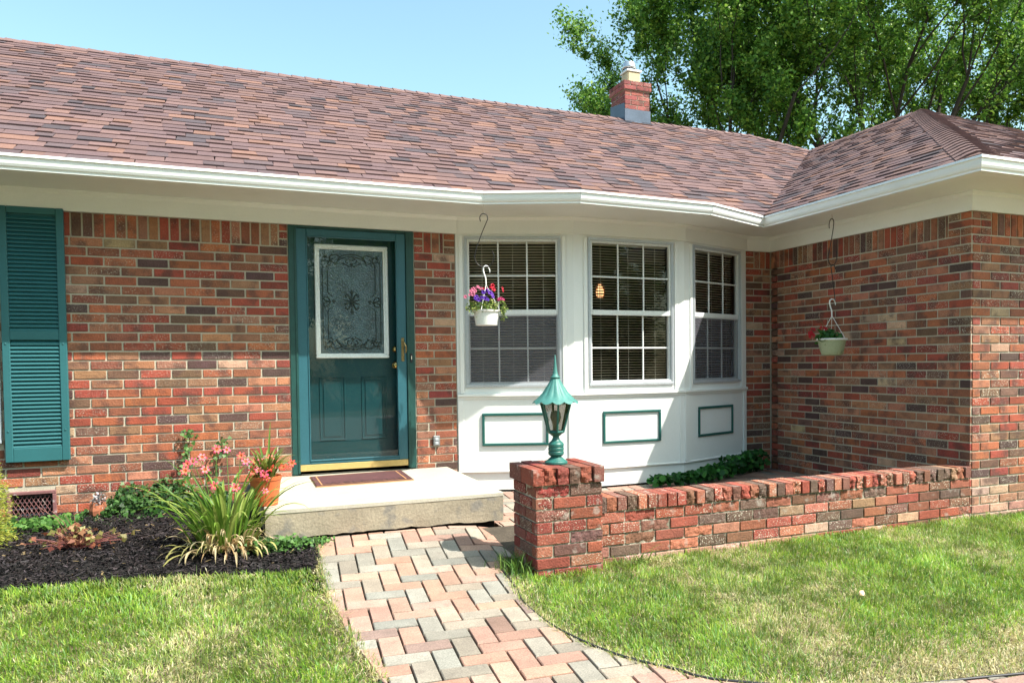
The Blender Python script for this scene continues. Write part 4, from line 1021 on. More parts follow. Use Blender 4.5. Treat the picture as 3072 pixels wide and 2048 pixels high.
# ---- lawn
def lawn_mask(x, y):
    m = ~inpoly(x, y, PATH) & ~inpoly(x, y, MULCH)
    m &= ~((x > 2.29) & (x < 2.70) & (y > -2.44)) & ~((x >= 2.68) & (y > -2.345)) & ~((x < 2.70) & (x > 1.0) & (y > -1.9) & (x < 2.2) & (y > -1.5))
    m &= ~((x > .9) & (y > -1.49)) & ~((x > 1.2) & (x < 2.2) & (y > -2.3)) & (y < -1.74)
    m &= ~((x > 2.2) & (x < 2.30) & (y > -2.06))
    return m
def grass(name, x0, x1, y0, y1, dens, hs=1.0, org=None, pts=None):
    if pts is None:
        n = int((x1-x0)*(y1-y0)*dens); x = rnd(n, x0, x1); y = rnd(n, y0, y1)
        k = lawn_mask(x, y); x, y = x[k], y[k]
    else: x, y = pts
    n = len(x)
    f1 = fnoise(x, y, 1.6, 3); f2 = fnoise(x, y, 5.5, 9); f3 = fnoise(x, y, 14, 21)
    # distance to path edge (dry margin)
    ed = np.full(n, 9.0)
    for i in list(range(0, 9))+list(range(12, 26)):
        a = np.array(PATH[i]); b = np.array(PATH[i+1]); d = b-a; t = np.clip(((x-a[0])*d[0]+(y-a[1])*d[1])/(d@d), 0, 1); ed = np.minimum(ed, np.hypot(x-a[0]-t*d[0], y-a[1]-t*d[1]))
    dry = np.clip((f1-.56)*5+(f3-.5)*2.6, 0, 1)*.9+np.clip(1-ed/.16, 0, 1)*.6+np.clip((f2-.62)*4, 0, 1)*.4
    dry += np.clip(1-np.abs(y+4.15)/.45, 0, 1)*np.clip((x-2.6)/.6, 0, 1)*1.0
    if pts is not None: ed[:] = .15; dry += .45
    keep = RNG.random(n) > np.clip(1-ed/.10, 0, 1)*.6; x, y, f1, f2, f3, dry, ed = [q[keep] for q in (x, y, f1, f2, f3, dry, ed)]; n = len(x)
    isdry = RNG.random(n) < np.clip(dry*.72+.09, 0, .88)
    hgt = rnd(n, .018, .042)*(.72+.75*f2)*hs*np.where(isdry, .75, 1)*np.clip(.55+ed*4, 0, 1)
    tall = RNG.random(n) < .012; hgt = np.where(tall, hgt*1.8, hgt)
    # combed direction field
    fd = fnoise(x, y, 1.1, 40)*math.pi*5; th = fd+RNG.normal(0, 1.5, n); lean = np.clip(RNG.normal(.70, .42, n)+isdry*.3, .05, 1.45)
    dx = np.cos(th); dy = np.sin(th); ww = rnd(n, .0011, .0023)
    px_, py_ = -dy, dx
    rot_ = rnd(n, -.9, .9); wx = px_*np.cos(rot_)+dx*np.sin(rot_); wy = py_*np.cos(rot_)+dy*np.sin(rot_)
    z = gnp(y)-.008
    def pt(f, lf, w_):
        r = hgt*f; hx = r*np.sin(lean*lf); hz = r*np.cos(lean*lf)
        c = np.stack([x+dx*hx, y+dy*hx, z+hz], 1); wv = np.stack([wx*ww*w_, wy*ww*w_, np.zeros(n)], 1); return c-wv, c+wv
    a0, b0 = pt(0, 1, 1); a1, b1 = pt(.55, .7, .95); a2, b2 = pt(1.0, 1.0, .2)
    V = np.stack([a0, b0, b1, a1, a1, b1, b2, a2], 1).reshape(-1, 3)
    g1 = np.array([.23, .385, .040]); g2 = np.array([.115, .245, .028]); g3 = np.array([.37, .46, .075]); g4 = np.array([.25, .42, .15])
    sel = RNG.random(n)[:, None]; base = np.where(sel < .35, g1, np.where(sel < .6, g2, np.where(sel < .85, g3, g4)))*(.40+1.1*f3[:, None])*(.55+.9*f2[:, None])
    dr_ = np.array([.80, .72, .47])*(RNG.uniform(.6, 1.15, (n, 1))); dr2 = np.array([.58, .50, .24])*(RNG.uniform(.7, 1.2, (n, 1)))
    dd = np.where(RNG.random((n, 1)) < .55, dr_, dr2); col = np.where(isdry[:, None], dd, base)
    mix = np.clip(f1-.45, 0, .5)[:, None]*.8; col = col*(1-mix)+np.array([.38, .38, .16])*mix
    C = np.repeat(np.concatenate([col, np.zeros((n, 1))], 1)[:, None, :], 8, 1).reshape(-1, 4)
    o = build_np(name, V, C, 4, m_grass); return setp(o, kind='stuff')
grass('grass', -1.2, 1.30, -4.0, -1.74, 16500)
grass('grass', 2.08, 6.9, -4.55, -2.34, 15500)
grass('grass', -3.6, -1.2, -4.0, -1.74, 3500, 1.1); grass('grass', -3.6, 2.4, -6.0, -4.0, 3500, 1.1); grass('grass', 6.9, 9.5, -4.55, -2.34, 3500, 1.1)
ex, ey = [], []
for (i0, i1, cnt) in ((0, 6, 2600), (15, 25, 4200)):
    seg = PATH[i0:i1+1]; ln = [math.dist(seg[i], seg[i+1]) for i in range(len(seg)-1)]; tot_ = sum(ln)
    for i in range(len(seg)-1):
        m_ = int(cnt*ln[i]/tot_); t = RNG.random(m_); clump = fnoise(seg[i][0]+t*3, seg[i][1]+t*3, 9, 5)
        w_ = RNG.normal(0, .011, m_)+np.where(clump > .55, .012, -.004)*(-1 if i0 == 0 else 1)*-1
        dx_ = (seg[i+1][0]-seg[i][0])/ln[i]; dy_ = (seg[i+1][1]-seg[i][1])/ln[i]
        ex.append(seg[i][0]+dx_*t*ln[i]-dy_*w_); ey.append(seg[i][1]+dy_*t*ln[i]+dx_*w_)
grass('grass', 0, 0, 0, 0, 0, 1.25, pts=(np.concatenate(ex), np.concatenate(ey)))
print('lawn')

# ---- blades helper for strap leaved plants
def strap(mb, base, az, ln, rise, wd, col, droop=1.6, seg=9, twist=0):
    bx_, by_, bz_ = base; V = []; p = Vector(base); e = rise
    d = Vector((math.cos(az), math.sin(az), 0)); sd_ = Vector((-math.sin(az), math.cos(az), 0))
    for i in range(seg+1):
        t = i/seg; w_ = wd*min(1, .55+t*2.2)*(1-max(0, (t-.55)/.45)**1.6)+.0006
        up = d*(-math.sin(e))+Vector((0, 0, math.cos(e)))
        V += [p-sd_*w_+up*w_*.35, p.copy(), p+sd_*w_+up*w_*.35]
        p = p+(d*math.cos(e)+Vector((0, 0, math.sin(e))))*(ln/seg); e -= droop*(t**1.2)*(2.2/seg)+.02
        sd_ = (sd_+d*twist/seg).normalized()
    F = []
    for i in range(seg): F += [(3*i, 3*i+1, 3*i+4, 3*i+3), (3*i+1, 3*i+2, 3*i+5, 3*i+4)]
    mb.add(V, F, col)
LB = Vector((.74, -1.50, g(-1.5)))
lily = thing('daylily', LB, 'clump of pink flowering daylilies with arching green and straw coloured leaves in the mulch bed', 'flower')
rs = random.Random(5)
q = MB()
for i in range(115):
    az = rs.uniform(0, 2*math.pi); r = rs.uniform(0, .12); b = (LB.x+math.cos(az)*r*1.3, LB.y+math.sin(az)*r*.8, LB.z)
    ln = rs.uniform(.28, .70); k = rs.uniform(.8, 1.2); c = rs.choice([(.15, .27, .035), (.19, .31, .045), (.10, .21, .03), (.25, .35, .07), (.30, .37, .09)])
    strap(q, b, az+rs.uniform(-.5, .5), ln*(.95 if i % 2 else .8), rs.uniform(1.0, 1.52), rs.uniform(.007, .0135), (c[0]*k, c[1]*k, c[2]*k), rs.uniform(.8, 2.1), twist=rs.uniform(-.6, .6))
q.build('leaf_blades', m_leaf, lily, recalc=False)
q = MB()
for i in range(120):
    az = rs.uniform(-2.7, -.3) if i % 3 else rs.uniform(0, 6.28); r = rs.uniform(.02, .16); b = (LB.x+math.cos(az)*r*1.4, LB.y+math.sin(az)*r*.8, LB.z+.005)
    c = rs.choice([(.62, .48, .28), (.70, .57, .36), (.50, .33, .17), (.48, .44, .16)]); k = rs.uniform(.7, 1.1)
    strap(q, b, az+rs.uniform(-.4, .4), rs.uniform(.10, .27), rs.uniform(.2, 1.45), rs.uniform(.004, .009), (c[0]*k, c[1]*k, c[2]*k), rs.uniform(1.8, 3.4), twist=rs.uniform(-1, 1))
q.build('dry_leaves', m_leaf, lily, recalc=False)
def pxr(u, v, y):      # point on the plane y=const seen at pixel (2352-wide) u, v : used once to survey real positions
    U = u*3072/2352; Vv = v*3072/2352; d = fw+rr*((U-1740.38)/2394.35)-uu*((Vv-1163.47)/2394.35); t = (y-CAM.y)/d.y; return CAM+d*t
def lily_flower(mb, p, s, d, rs, inner=(.80, .30, .10), outer=(.80, .08, .16)):
    d = Vector(d).normalized(); a = d.orthogonal().normalized(); b = d.cross(a)
    for k in range(6):
        t = k*math.pi/3+rs.uniform(-.12, .12); rd_ = a*math.cos(t)+b*math.sin(t); td = -a*math.sin(t)+b*math.cos(t); w_ = (.19 if k % 2 else .25)*s
        P0 = p-d*s*.25; P1 = p+rd_*s*.40+d*s*.32; P2 = p+rd_*s*.85+d*s*.36; P3 = p+rd_*s*1.12+d*s*.12
        m_ = tuple((inner[i]+outer[i])/2 for i in range(3)); 
        n = len(mb.v); V = [P0-td*w_*.2, P0+td*w_*.2, P1+td*w_, P1-td*w_, P2+td*w_*.9, P2-td*w_*.9, P3]
        mb.v.extend([tuple(v) for v in V]); mb.c.extend([(*inner, 0), (*inner, 0), (*m_, 0), (*m_, 0), (*outer, 0), (*outer, 0), (*outer, 0)])
        mb.f.extend([(n, n+1, n+2, n+3), (n+3, n+2, n+4, n+5), (n+5, n+4, n+6)])
def zc1(x, y): return ((x/2.2959)/1.30612, (1200+y/2.2959)/1.30612)
fl = [(1290, 440, -1.45), (1275, 490, -1.5), (1390, 395, -1.4), (1490, 340, -1.38), (1410, 480, -1.5), (1480, 590, -1.58), (1660, 385, -1.4), (1620, 602, -1.6), (1825, 628, -1.5), (1560, 345, -1.35), (1690, 425, -1.35), (1330, 425, -1.42)]
stm = MB(); fcount = 0
for (x_, y_, yy) in fl:
    p = pxr(*zc1(x_, y_), yy)
    b = Vector((LB.x+rs.uniform(-.07, .07), LB.y+rs.uniform(-.03, .05), LB.z)); m1 = b.lerp(p, .5)+Vector((0, 0, .03)); stm.tube([b, m1, p], [.0032, .0028, .002], 5, (.13, .22, .05, 0))
    q = MB(); lily_flower(q, p, rs.uniform(.022, .029), (rs.uniform(-.5, .5), -1, rs.uniform(.2, .9)), rs, outer=rs.choice([(.85, .055, .17), (.82, .08, .26), (.85, .09, .12)]))
    for b_ in range(rs.choice([0, 1, 2])):
        pb_ = p+Vector((rs.uniform(-.03, .03), rs.uniform(-.02, .02), rs.uniform(-.02, .035))); q.tube([pb_, pb_+Vector((rs.uniform(-.008, .008), 0, .02))], [.004, .0022], 5, rs.choice([(.55, .15, .12, 0), (.30, .30, .08, 0)]))
    q.build('blossom', m_petal, lily, recalc=False)
for tx, ty in ((1835, 190),):
    p = pxr(*zc1(tx, ty), -1.25); 
stm.build('flower_stems', m_leaf, lily, recalc=False)

# ---- potted daylily on the step
PX, PY, PZ = .972, -1.27, -1.045
pot = thing('potted_daylily', (PX, PY, PZ), 'terracotta coloured pot of pink and red daylilies on the corner of the concrete step', 'potted plant')
q = MB(); q.lathe([(.001, 0), (.068, 0), (.070, .004), (.090, .155), (.094, .157), (.096, .178), (.091, .180), (.087, .172), (.084, .150), (.001, .150)], (PX, PY, PZ), 32); q.build('pot', m_terra, pot, smooth=False)
q = MB()
for i in range(60):
    az = rs.uniform(0, 6.28); r = rs.uniform(0, .05); c = rs.choice([(.15, .24, .04), (.10, .18, .03), (.24, .28, .06)]); strap(q, (PX+r*math.cos(az), PY+r*math.sin(az), PZ+.15), az, rs.uniform(.12, .26), rs.uniform(.9, 1.5), rs.uniform(.004, .008), c, rs.uniform(.8, 2))
strap(q, (PX+.02, PY, PZ+.15), 1.2, .36, 1.53, .006, (.16, .27, .05), .1)
q.build('leaf_blades', m_leaf, pot, recalc=False)
st2 = MB()
for (x_, y_, yy) in [(1800, 420, -1.3), (1860, 400, -1.3), (1780, 485, -1.36), (1820, 510, -1.36), (1870, 470, -1.33), (1950, 465, -1.3), (2010, 435, -1.25), (1740, 490, -1.3), (1915, 440, -1.22), (1835, 540, -1.36), (1760, 430, -1.2)]:
    p = pxr(*zc1(x_, y_), yy); st2.tube([(PX, PY, PZ+.15), Vector((PX, PY, PZ+.2)).lerp(p, .5)+Vector((0, 0, .02)), p], .0022, 5, (.14, .22, .05, 0))
    q = MB(); lily_flower(q, p, rs.uniform(.022, .030), (rs.uniform(-.6, .6), -1, rs.uniform(.1, 1)), rs, inner=(.75, .25, .09), outer=rs.choice([(.78, .05, .14), (.82, .09, .24), (.70, .03, .04)])); q.build('blossom', m_petal, pot, recalc=False)
st2.build('flower_stems', m_leaf, pot, recalc=False)
# rock on the step
def rock(name, c, s, label, m=m_rock, seed=0):
    bm = bmesh.new(); bmesh.ops.create_icosphere(bm, subdivisions=3, radius=1)
    for v in bm.verts:
        d = 1+.22*mnoise.noise(v.co*1.4+Vector((seed, 0, 0)))+.08*mnoise.noise(v.co*4+Vector((seed, 3, 0))); v.co = Vector((v.co.x*s[0]*d, v.co.y*s[1]*d, max(v.co.z, -.85)*s[2]*d))
    me = bpy.data.meshes.new(name); bm.to_mesh(me); bm.free(); me.materials.append(m); me.polygons.foreach_set('use_smooth', [True]*len(me.polygons))
    me.transform(Matrix.Translation(Vector(c))); o = link_mesh(name, me, None, (c[0], c[1], c[2]-s[2])); setp(o, label, 'rock'); return o
rock('rock', (.90, -1.13, -.985), (.042, .05, .062), 'grey stone standing behind the terracotta pot on the step', seed=2)

# ---- leafy masses
def mass(name, pts, label, cat, cols, size, tmpl, mt, up=.7, origin=None, group=None, parent=None):
    P = np.array(pts); n = len(P); N = RNG.normal(size=(n, 3))*.6+np.array([0, -.35, up]); S = RNG.uniform(size[0], size[1], n)
    V, C = leaves_np(P, S, N, tmpl, pal(n, cols, .22))
    if parent is not None: return build_np(name, V, C, len(tmpl), mt, parent)
    o = build_np(name, V, C, len(tmpl), mt, None, origin); return setp(o, label, cat, group)
IVYC = [(.030, .085, .022), (.045, .12, .025), (.06, .15, .03), (.022, .06, .02), (.10, .19, .06)]
pts = []
rs = random.Random(9)
while len(pts) < 2300:
    x = rs.uniform(-.15, .78); y = -abs(rs.gauss(0, .17))-.02
    t = (x+.15)/.93; hh_ = .20*math.exp(-((x-.28)/.26)**2)+.05+.05*math.sin(x*19)
    if y < -.55: continue
    z = g(y)+rs.uniform(0, 1)**.6*hh_*max(.15, 1+y/.5); pts.append((x, y, z))
mass('ivy_patch', pts, 'dark green ivy mound against the brick wall left of the daylilies', 'ivy', IVYC, (.018, .034), T_IVY, m_leaf, origin=(.3, -.2, -1.23))
pts = []
while len(pts) < 420:
    x = rs.uniform(-.52, -.12); y = rs.uniform(-.62, -.28)-.3*(x+.32)*0; z = g(y)+rs.uniform(.0, .07); pts.append((x, y, z))
mass('ground_cover', pts, 'bright green creeping leaves in front of the foundation vent', 'plant', [(.10, .24, .05), (.14, .28, .06), (.07, .18, .04)], (.018, .032), T_ROUND, m_leaf, origin=(-.3, -.45, -1.24))
pts = []
for cx_, cy_, w_, h_, n in ((1.05, -1.60, .12, .08, 170), (1.17, -1.56, .08, .05, 110), (1.27, -1.53, .05, .03, 60), (.95, -1.62, .1, .09, 130)):
    for _ in range(n): pts.append((cx_+rs.gauss(0, w_*.5), cy_+rs.gauss(0, .04), g(cy_)+rs.uniform(.0, h_)))
for i in range(220): pts.append((.92+.40*i/220, -1.60+.07*i/220+rs.gauss(0, .012), g(-1.56)+rs.uniform(.004, .03)))
mass('ivy_runner', pts, 'small green ivy runner creeping along the foot of the concrete step', 'ivy', [(.09, .20, .05), (.13, .26, .06), (.06, .14, .04)], (.016, .028), T_IVY, m_leaf, origin=(1.1, -1.58, -1.26))
# climbing shoots
for (pa, pb_, lab, n) in (((.52, -.14, -1.22), (.49, -.012, -.665), 'taller ivy shoot climbing the brick wall, left of its twin', 85), ((.66, -.14, -1.22), (.715, -.012, -.735), 'shorter ivy shoot climbing the brick wall, nearer the door', 75)):
    t_ = thing('ivy_shoot', pa, lab, 'ivy', 'ivy shoots climbing the wall'); a = Vector(pa); b = Vector(pb_); q = MB(); cv = []
    for i in range(14): f = i/13; p = a.lerp(b, f)+Vector((.02*math.sin(f*9), 0, 0)); p.y = min(p.y, -.03); cv.append(p)
    q.tube(cv, .0028, 5, (.10, .09, .04, 0)); q.build('stem', m_leaf, t_, recalc=False)
    P = [cv[min(13, int(rs.random()*14))]+Vector((rs.gauss(0, .022), rs.uniform(-.035, .0), rs.gauss(0, .015))) for _ in range(n)]
    P2 = np.array([tuple(p) for p in P]); N = RNG.normal(size=(n, 3))*.35+np.array([.1, -1, .35]); V, C = leaves_np(P2, rnd(n, .020, .033), N, T_IVY, pal(n, [(.07, .17, .035), (.10, .22, .05), (.045, .11, .03), (.17, .28, .09)])); build_np('ivy_leaves', V, C, 8, m_leaf, t_)
# courtyard ivy
pts = []
for i in range(15):
    cx_ = 4.15+1.35*i/14; cy_ = (-.46 if cx_ < 4.55 else -.46+.40*(cx_-4.55)/.95); hh_ = .06+.13*max(0, (i-3)/11)*(.6+.5*rs.random())
    for _ in range(60): pts.append((cx_+rs.gauss(0, .05), cy_-abs(rs.gauss(0, .07)), -1.25+rs.random()**.7*hh_*1.2))
mass('ivy_bed', pts, 'glossy green ivy growing along the foot of the bay window behind the low wall', 'ivy', [(.022, .11, .022), (.035, .15, .03), (.05, .19, .03), (.015, .07, .02)], (.030, .055), T_ROUND, m_leaf, origin=(4.8, -.4, -1.25))
# heuchera
HB = Vector((-.04, -1.16, g(-1.16)))
heu = thing('coral_bells', HB, 'bronze and brown leaved coral bells plant in the black mulch', 'plant')
q = MB(); P = []; 
for i in range(150):
    az = rs.uniform(0, 6.28); r = abs(rs.gauss(0, .11)); p = HB+Vector((math.cos(az)*r*1.2, math.sin(az)*r*.8, .03+.13*rs.random()*math.exp(-r*4))); P.append(tuple(p))
    q.tube([HB+Vector((rs.gauss(0, .01), rs.gauss(0, .01), 0)), HB.lerp(p, .55)+Vector((0, 0, .02)), p], .0016, 4, (.28, .10, .09, 0))
for i in range(4):
    p = HB+Vector((rs.uniform(-.2, .02), rs.uniform(-.05, .1), rs.uniform(.18, .30))); q.tube([HB, HB.lerp(p, .5)+Vector((0, 0, .05)), p], .0015, 4, (.35, .16, .13, 0))
q.build('stems', m_leaf, heu, recalc=False)
P = np.array(P); n = len(P); V, C = leaves_np(P, rnd(n, .022, .042), RNG.normal(size=(n, 3))*.75+np.array([0, -.35, .6]), T_MAPLE, pal(n, [(.28, .10, .055), (.36, .18, .10), (.16, .05, .035), (.26, .24, .08), (.34, .32, .12), (.45, .27, .16)])); build_np('leaves', V, C, 8, m_leaf, heu)
# golden cypress
CB = Vector((-.60, -.90, g(-.90)))
cyp = thing('golden_cypress', CB, 'golden yellow feathery cypress shrub at the left edge of the mulch bed', 'shrub')
q = MB(); q.tube([CB, CB+Vector((0, 0, .25)), CB+Vector((.01, 0, .45))], [.015, .01, .004], 6, (.12, .07, .04, 0)); q.build('trunk', m_bark, cyp)
P = []; D_ = []
for i in range(420):
    zz = rs.uniform(.01, .50); rmax = .205*(1-(zz/.54)**2)**.5 if zz < .54 else 0; az = rs.uniform(0, 6.28); r = rmax*rs.uniform(.75, 1.03)
    d = Vector((math.cos(az), math.sin(az), rs.uniform(-.25, .35))).normalized(); c0 = CB+Vector((math.cos(az)*r*.55, math.sin(az)*r*.55, zz))
    for k in range(26):
        f = rs.random(); p = c0+d*(r*.5*f+.02)+Vector((rs.gauss(0, .010+.012*f), rs.gauss(0, .010+.012*f), rs.gauss(0, .012))); P.append(tuple(p)); D_.append(tuple(d+Vector((rs.gauss(0, .4), rs.gauss(0, .4), rs.gauss(0, .4)))))
P = np.array(P); n = len(P); T_N = np.array([(0, -.9, 0), (.18, 0, .03), (0, .9, -.05), (-.18, 0, .03)])
nrm = np.cross(np.array(D_), RNG.normal(size=(n, 3))); a_ = np.array(D_)
V, C = leaves_np(P, rnd(n, .008, .015), nrm, T_N, pal(n, [(.46, .48, .07), (.55, .54, .10), (.34, .40, .05), (.24, .32, .04)], .2), roll=a_)
build_np('foliage', V, C, 4, m_cypress, cyp)
# small ornament by the vent
orn = thing('broken_terracotta_ornament', (-.06, -.20, -1.22), 'small weathered terracotta ornament with a grey and white top beside the foundation vent', 'ornament')
q = MB(); q.lathe([(.05, 0), (.055, .05), (.045, .10), (.030, .13), (.001, .135)], (-.06, -.17, -1.22), 10, rfun=lambda t, j, r: r*(1+.15*math.sin(3*t+j))); q.build('clay_body', mat('old_terracotta', (.30, .10, .05), rough=.9, var=.3, vscale=30), orn)
P = np.array([(-.05+rs.gauss(0, .020), -.19+rs.gauss(0, .016), -1.10+rs.gauss(0, .020)) for _ in range(180)]); V, C = leaves_np(P, rnd(180, .012, .020), RNG.normal(size=(180, 3)), T_QUAD, pal(180, [(.5, .5, .52), (.12, .12, .13), (.3, .3, .3), (.65, .66, .7)])); build_np('crumbled_top', V, C, 4, m_leaf, orn)
# weeds at low wall foot
wd_ = thing('grass_tuft', (2.96, -2.40, g(-2.4)), 'loose tuft of long grass at the foot of the low wall by the pillar', 'grass tuft'); q = MB()
for i in range(26): strap(q, (2.96+rs.gauss(0, .03), -2.395+rs.gauss(0, .012), g(-2.4)), rs.uniform(-2.8, -.2), rs.uniform(.07, .18), rs.uniform(.2, 1.2), .003, rs.choice([(.2, .3, .08), (.3, .36, .12), (.13, .24, .05)]), 1.8, 5)
q.build('blades', m_leaf, wd_, recalc=False)
wd_ = thing('grass_tuft', (2.25, -2.32, g(-2.3)), 'long grass growing in the shade at the left foot of the pillar', 'grass tuft'); q = MB()
for i in range(120): strap(q, (2.22+rs.gauss(0, .05), -2.30+rs.gauss(0, .10), g(-2.3)), rs.uniform(0, 6.28), rs.uniform(.06, .14), rs.uniform(.8, 1.5), .002, rs.choice([(.12, .24, .04), (.2, .3, .06), (.08, .18, .03)]), 1.3, 5)
q.build('blades', m_leaf, wd_, recalc=False)
q = MB(); p = Vector((3.685, -3.414, g(-3.414)+.045)); q.add([p+Vector(v) for v in ((-.016, 0, -.006), (0, -.012, -.010), (.015, -.004, .0), (.013, .006, .014), (-.004, .006, .016), (-.015, .004, .010))], [(0, 1, 2, 3, 4, 5)]); o = q.build('fallen_leaf', mat('dead_leaf', (.62, .40, .25)), origin=p); setp(o, 'single dry tan leaf lying on the right lawn', 'leaf')

# ---- hanging hooks and baskets
def shook(name, pts, r, label, origin, group=None):
    q = MB(); P = []
    n = len(pts)
    for i in range(n-1):
        p0, p1, p2, p3 = (Vector(pts[max(0, i-1)]), Vector(pts[i]), Vector(pts[i+1]), Vector(pts[min(n-1, i+2)]))
        for k in range(6): t = k/6; P.append(.5*((2*p1)+(p2-p0)*t+(2*p0-5*p1+4*p2-p3)*t*t+(3*p1-p0-3*p2+p3)*t**3))
    P.append(Vector(pts[-1])); q.tube(P, r, 7); o = q.build(name, m_black, origin=origin, smooth=True); return setp(o, label, 'hook', group)
# hook 1: lies in a plane facing the camera
hx, hy = 2.592, -.60
dv = Vector((math.cos(yaw*.8), -math.sin(yaw*.8), 0))
def H(a, z, c=(hx, hy)): return (c[0]+dv.x*a, c[1]+dv.y*a, z)
def z3(x, y): return x, y
shook('plant_hook', [H(-.024, .890), H(-.030, .915), H(-.022, .940), H(0, .950), H(.024, .938), H(.030, .912), H(.020, .885), H(-.02, .79), H(-.060, .68), H(-.072, .63), H(-.070, .60), H(-.05, .565), H(-.02, .547), H(.005, .543), H(.03, .548), H(.055, .57), H(.072, .605), H(.074, .635), H(.060, .665)], .0036, 'black wire hook holding the white basket in front of the left bay window', (hx, hy, .95), 'black wire hooks of the hanging baskets')
q = MB(); q.tube([H(0, .95), H(-.004, .965), H(0, 1.02)], .0012, 5); o = q.build('ceiling_hook', m_brassd, house)
bx_, by_ = hx+.012, hy
def basket(name, c, zt, zb, r1, r2, zh, zs, label, mpot, mrim, rimw, ang0, nleg=3):
    t = thing(name, (c[0], c[1], zb), label, 'hanging basket', 'hanging flower baskets')
    hgt = zt-zb; q = MB()
    if mrim is mpot:
        q.lathe([(.001, 0), (r2, 0), (r2+.003, .003), (r1-.006, hgt-.014), (r1+.004, hgt-.012), (r1+.006, hgt), (r1-.002, hgt+.001), (r1-.010, hgt-.02), (.001, hgt-.03)], (c[0], c[1], zb), 40)
    else:
        P = [(.001, 0), (r2*.94, 0), (r2, .005)]
        for i in range(1, 16): f = i/15; P.append((r2+(r1-r2)*(f**.62)+(.0008 if i % 2 else -.0008), hgt*f*.96))
        q.lathe(P+[(r1-.01, hgt*.96)], (c[0], c[1], zb), 40)
    q.build('pot', mpot, t, smooth=False)
    if mrim is not mpot:
        q = MB(); q.lathe([(r1-.004, hgt-.012), (r1+.008, hgt-.010), (r1+.010, hgt), (r1+.006, hgt+.004), (r1-.006, hgt+.002), (r1-.02, hgt-.015), (.001, hgt-.02)], (c[0], c[1], zb), 40); q.build('rim', mrim, t)
        q = MB(); a = -1.2; dvx = Vector((math.cos(a), math.sin(a), 0)); sx = Vector((-math.sin(a), math.cos(a), 0)); cc = Vector((c[0], c[1], zb)); f = lambda u, z: cc+dvx*(r2+(r1-r2)*(z/hgt)**.62+.002)+sx*u+Vector((0, 0, z))
        q.add([f(-.02, .035), f(.02, .035), f(0, .072), cc+dvx*(r2*.8)+Vector((0, 0, .045))], [(0, 2, 3), (2, 1, 3)]); q.add([f(-.022, .034)+dvx*.008, f(.022, .034)+dvx*.008, f(.02, .036)-dvx*.004, f(-.02, .036)-dvx*.004, f(-.018, .022), f(.018, .022)], [(0, 1, 2, 3), (0, 4, 5, 1)]); q.build('watering_lip', mpot, t)
    q = MB(); top = (c[0], c[1]); pts = [(top[0]+dv.x*a, top[1]+dv.y*a, z) for a, z in ((.030, zh-.045), (.030, zh-.028), (.016, zh+.002), (-.002, zh+.006), (-.018, zh-.006), (-.020, zh-.03), (-.012, zh-.06), (-.002, zh-.09), (.0, zs))]
    q.tube(pts, [.0025, .004, .005, .006, .0062, .006, .0055, .0055, .005], 8)
    for k in range(nleg):
        a = ang0+2*math.pi*k/nleg; q.tube([(top[0], top[1], zs+.004), (c[0]+math.cos(a)*(r1+.003), c[1]+math.sin(a)*(r1+.003), zt-.004)], .0022, 6)
    q.build('hanger', m_pw, t); return t
b1 = basket('hanging_basket', (bx_, by_), .215, .098, .104, .080, .548, .405, 'white hanging basket of purple, pink and red petunias in front of the left bay window', m_pw, m_pw, .01, -.15)
def petunia(mb, p, s, d, col, rs, cen=None):
    d = Vector(d).normalized(); a = d.orthogonal().normalized(); b = d.cross(a); n0 = len(mb.v); K = 20; cen = cen or tuple(x*.45 for x in col)
    mb.v.append(tuple(p-d*s*.45)); mb.c.append((*cen, 0))
    ph = rs.uniform(0, 1)
    for ring, (r_, dd) in enumerate(((.35, -.08), (.75, .12), (1.0, .02))):
        for k in range(K):
            t = 2*math.pi*k/K; lob = 1-.22*abs(math.sin(2.5*t+ph)) if ring else 1
            v = p+(a*math.cos(t)+b*math.sin(t))*s*r_*lob+d*s*(dd+.10*math.sin(5*t+ph)*(ring > 0)); mb.v.append(tuple(v)); f = .75+.25*ring/2; mb.c.append((col[0]*f, col[1]*f, col[2]*f, 0))
    for k in range(K): mb.f.append((n0, n0+1+k, n0+1+(k+1) % K))
    for rg in range(2):
        for k in range(K): mb.f.append((n0+1+rg*K+k, n0+1+(rg+1)*K+k, n0+1+(rg+1)*K+(k+1) % K, n0+1+rg*K+(k+1) % K))
def zb1(x, y): return ((1360+x/6.535)/1.30612, (760+y/6.535)/1.30612)
PK = (.80, .22, .36); PU = (.115, .028, .42); RD = (.62, .006, .035); PU2 = (.20, .06, .55); PR = (.62, .05, .20)
FLW = [(485, 655, PK, .016), (540, 690, PK, .014), (390, 700, PK, .018), (345, 735, PK, .015), (425, 740, PK, .016), (385, 800, PK, .020), (320, 810, PK, .015), (235, 850, PK, .016), (430, 690, PK, .014),
       (640, 730, PU, .020), (590, 760, PU, .019), (720, 770, PU2, .020), (765, 800, PU2, .020), (780, 850, PU2, .015), (455, 850, PU2, .019), (490, 905, PU, .020), (565, 860, PU, .021), (625, 880, PU2, .022), (670, 900, PU, .018), (540, 920, PU, .016), (430, 880, PU, .016), (690, 720, PU, .016),
       (770, 640, RD, .024), (790, 700, RD, .022), (965, 680, RD, .014), (975, 730, RD, .014), (600, 690, RD, .014), (660, 695, RD, .013), (900, 890, PR, .013), (940, 885, PR, .014), (985, 900, PR, .013), (880, 915, PR, .012), (740, 660, RD, .016)]
P = []
for i in range(520):
    az = rs.uniform(0, 6.28); r = abs(rs.gauss(0, .062)); p = (bx_-.006+math.cos(az)*r*1.1, by_+math.sin(az)*r, .215+rs.uniform(-.01, .10)*math.exp(-(r/.11)**2)); P.append(p)
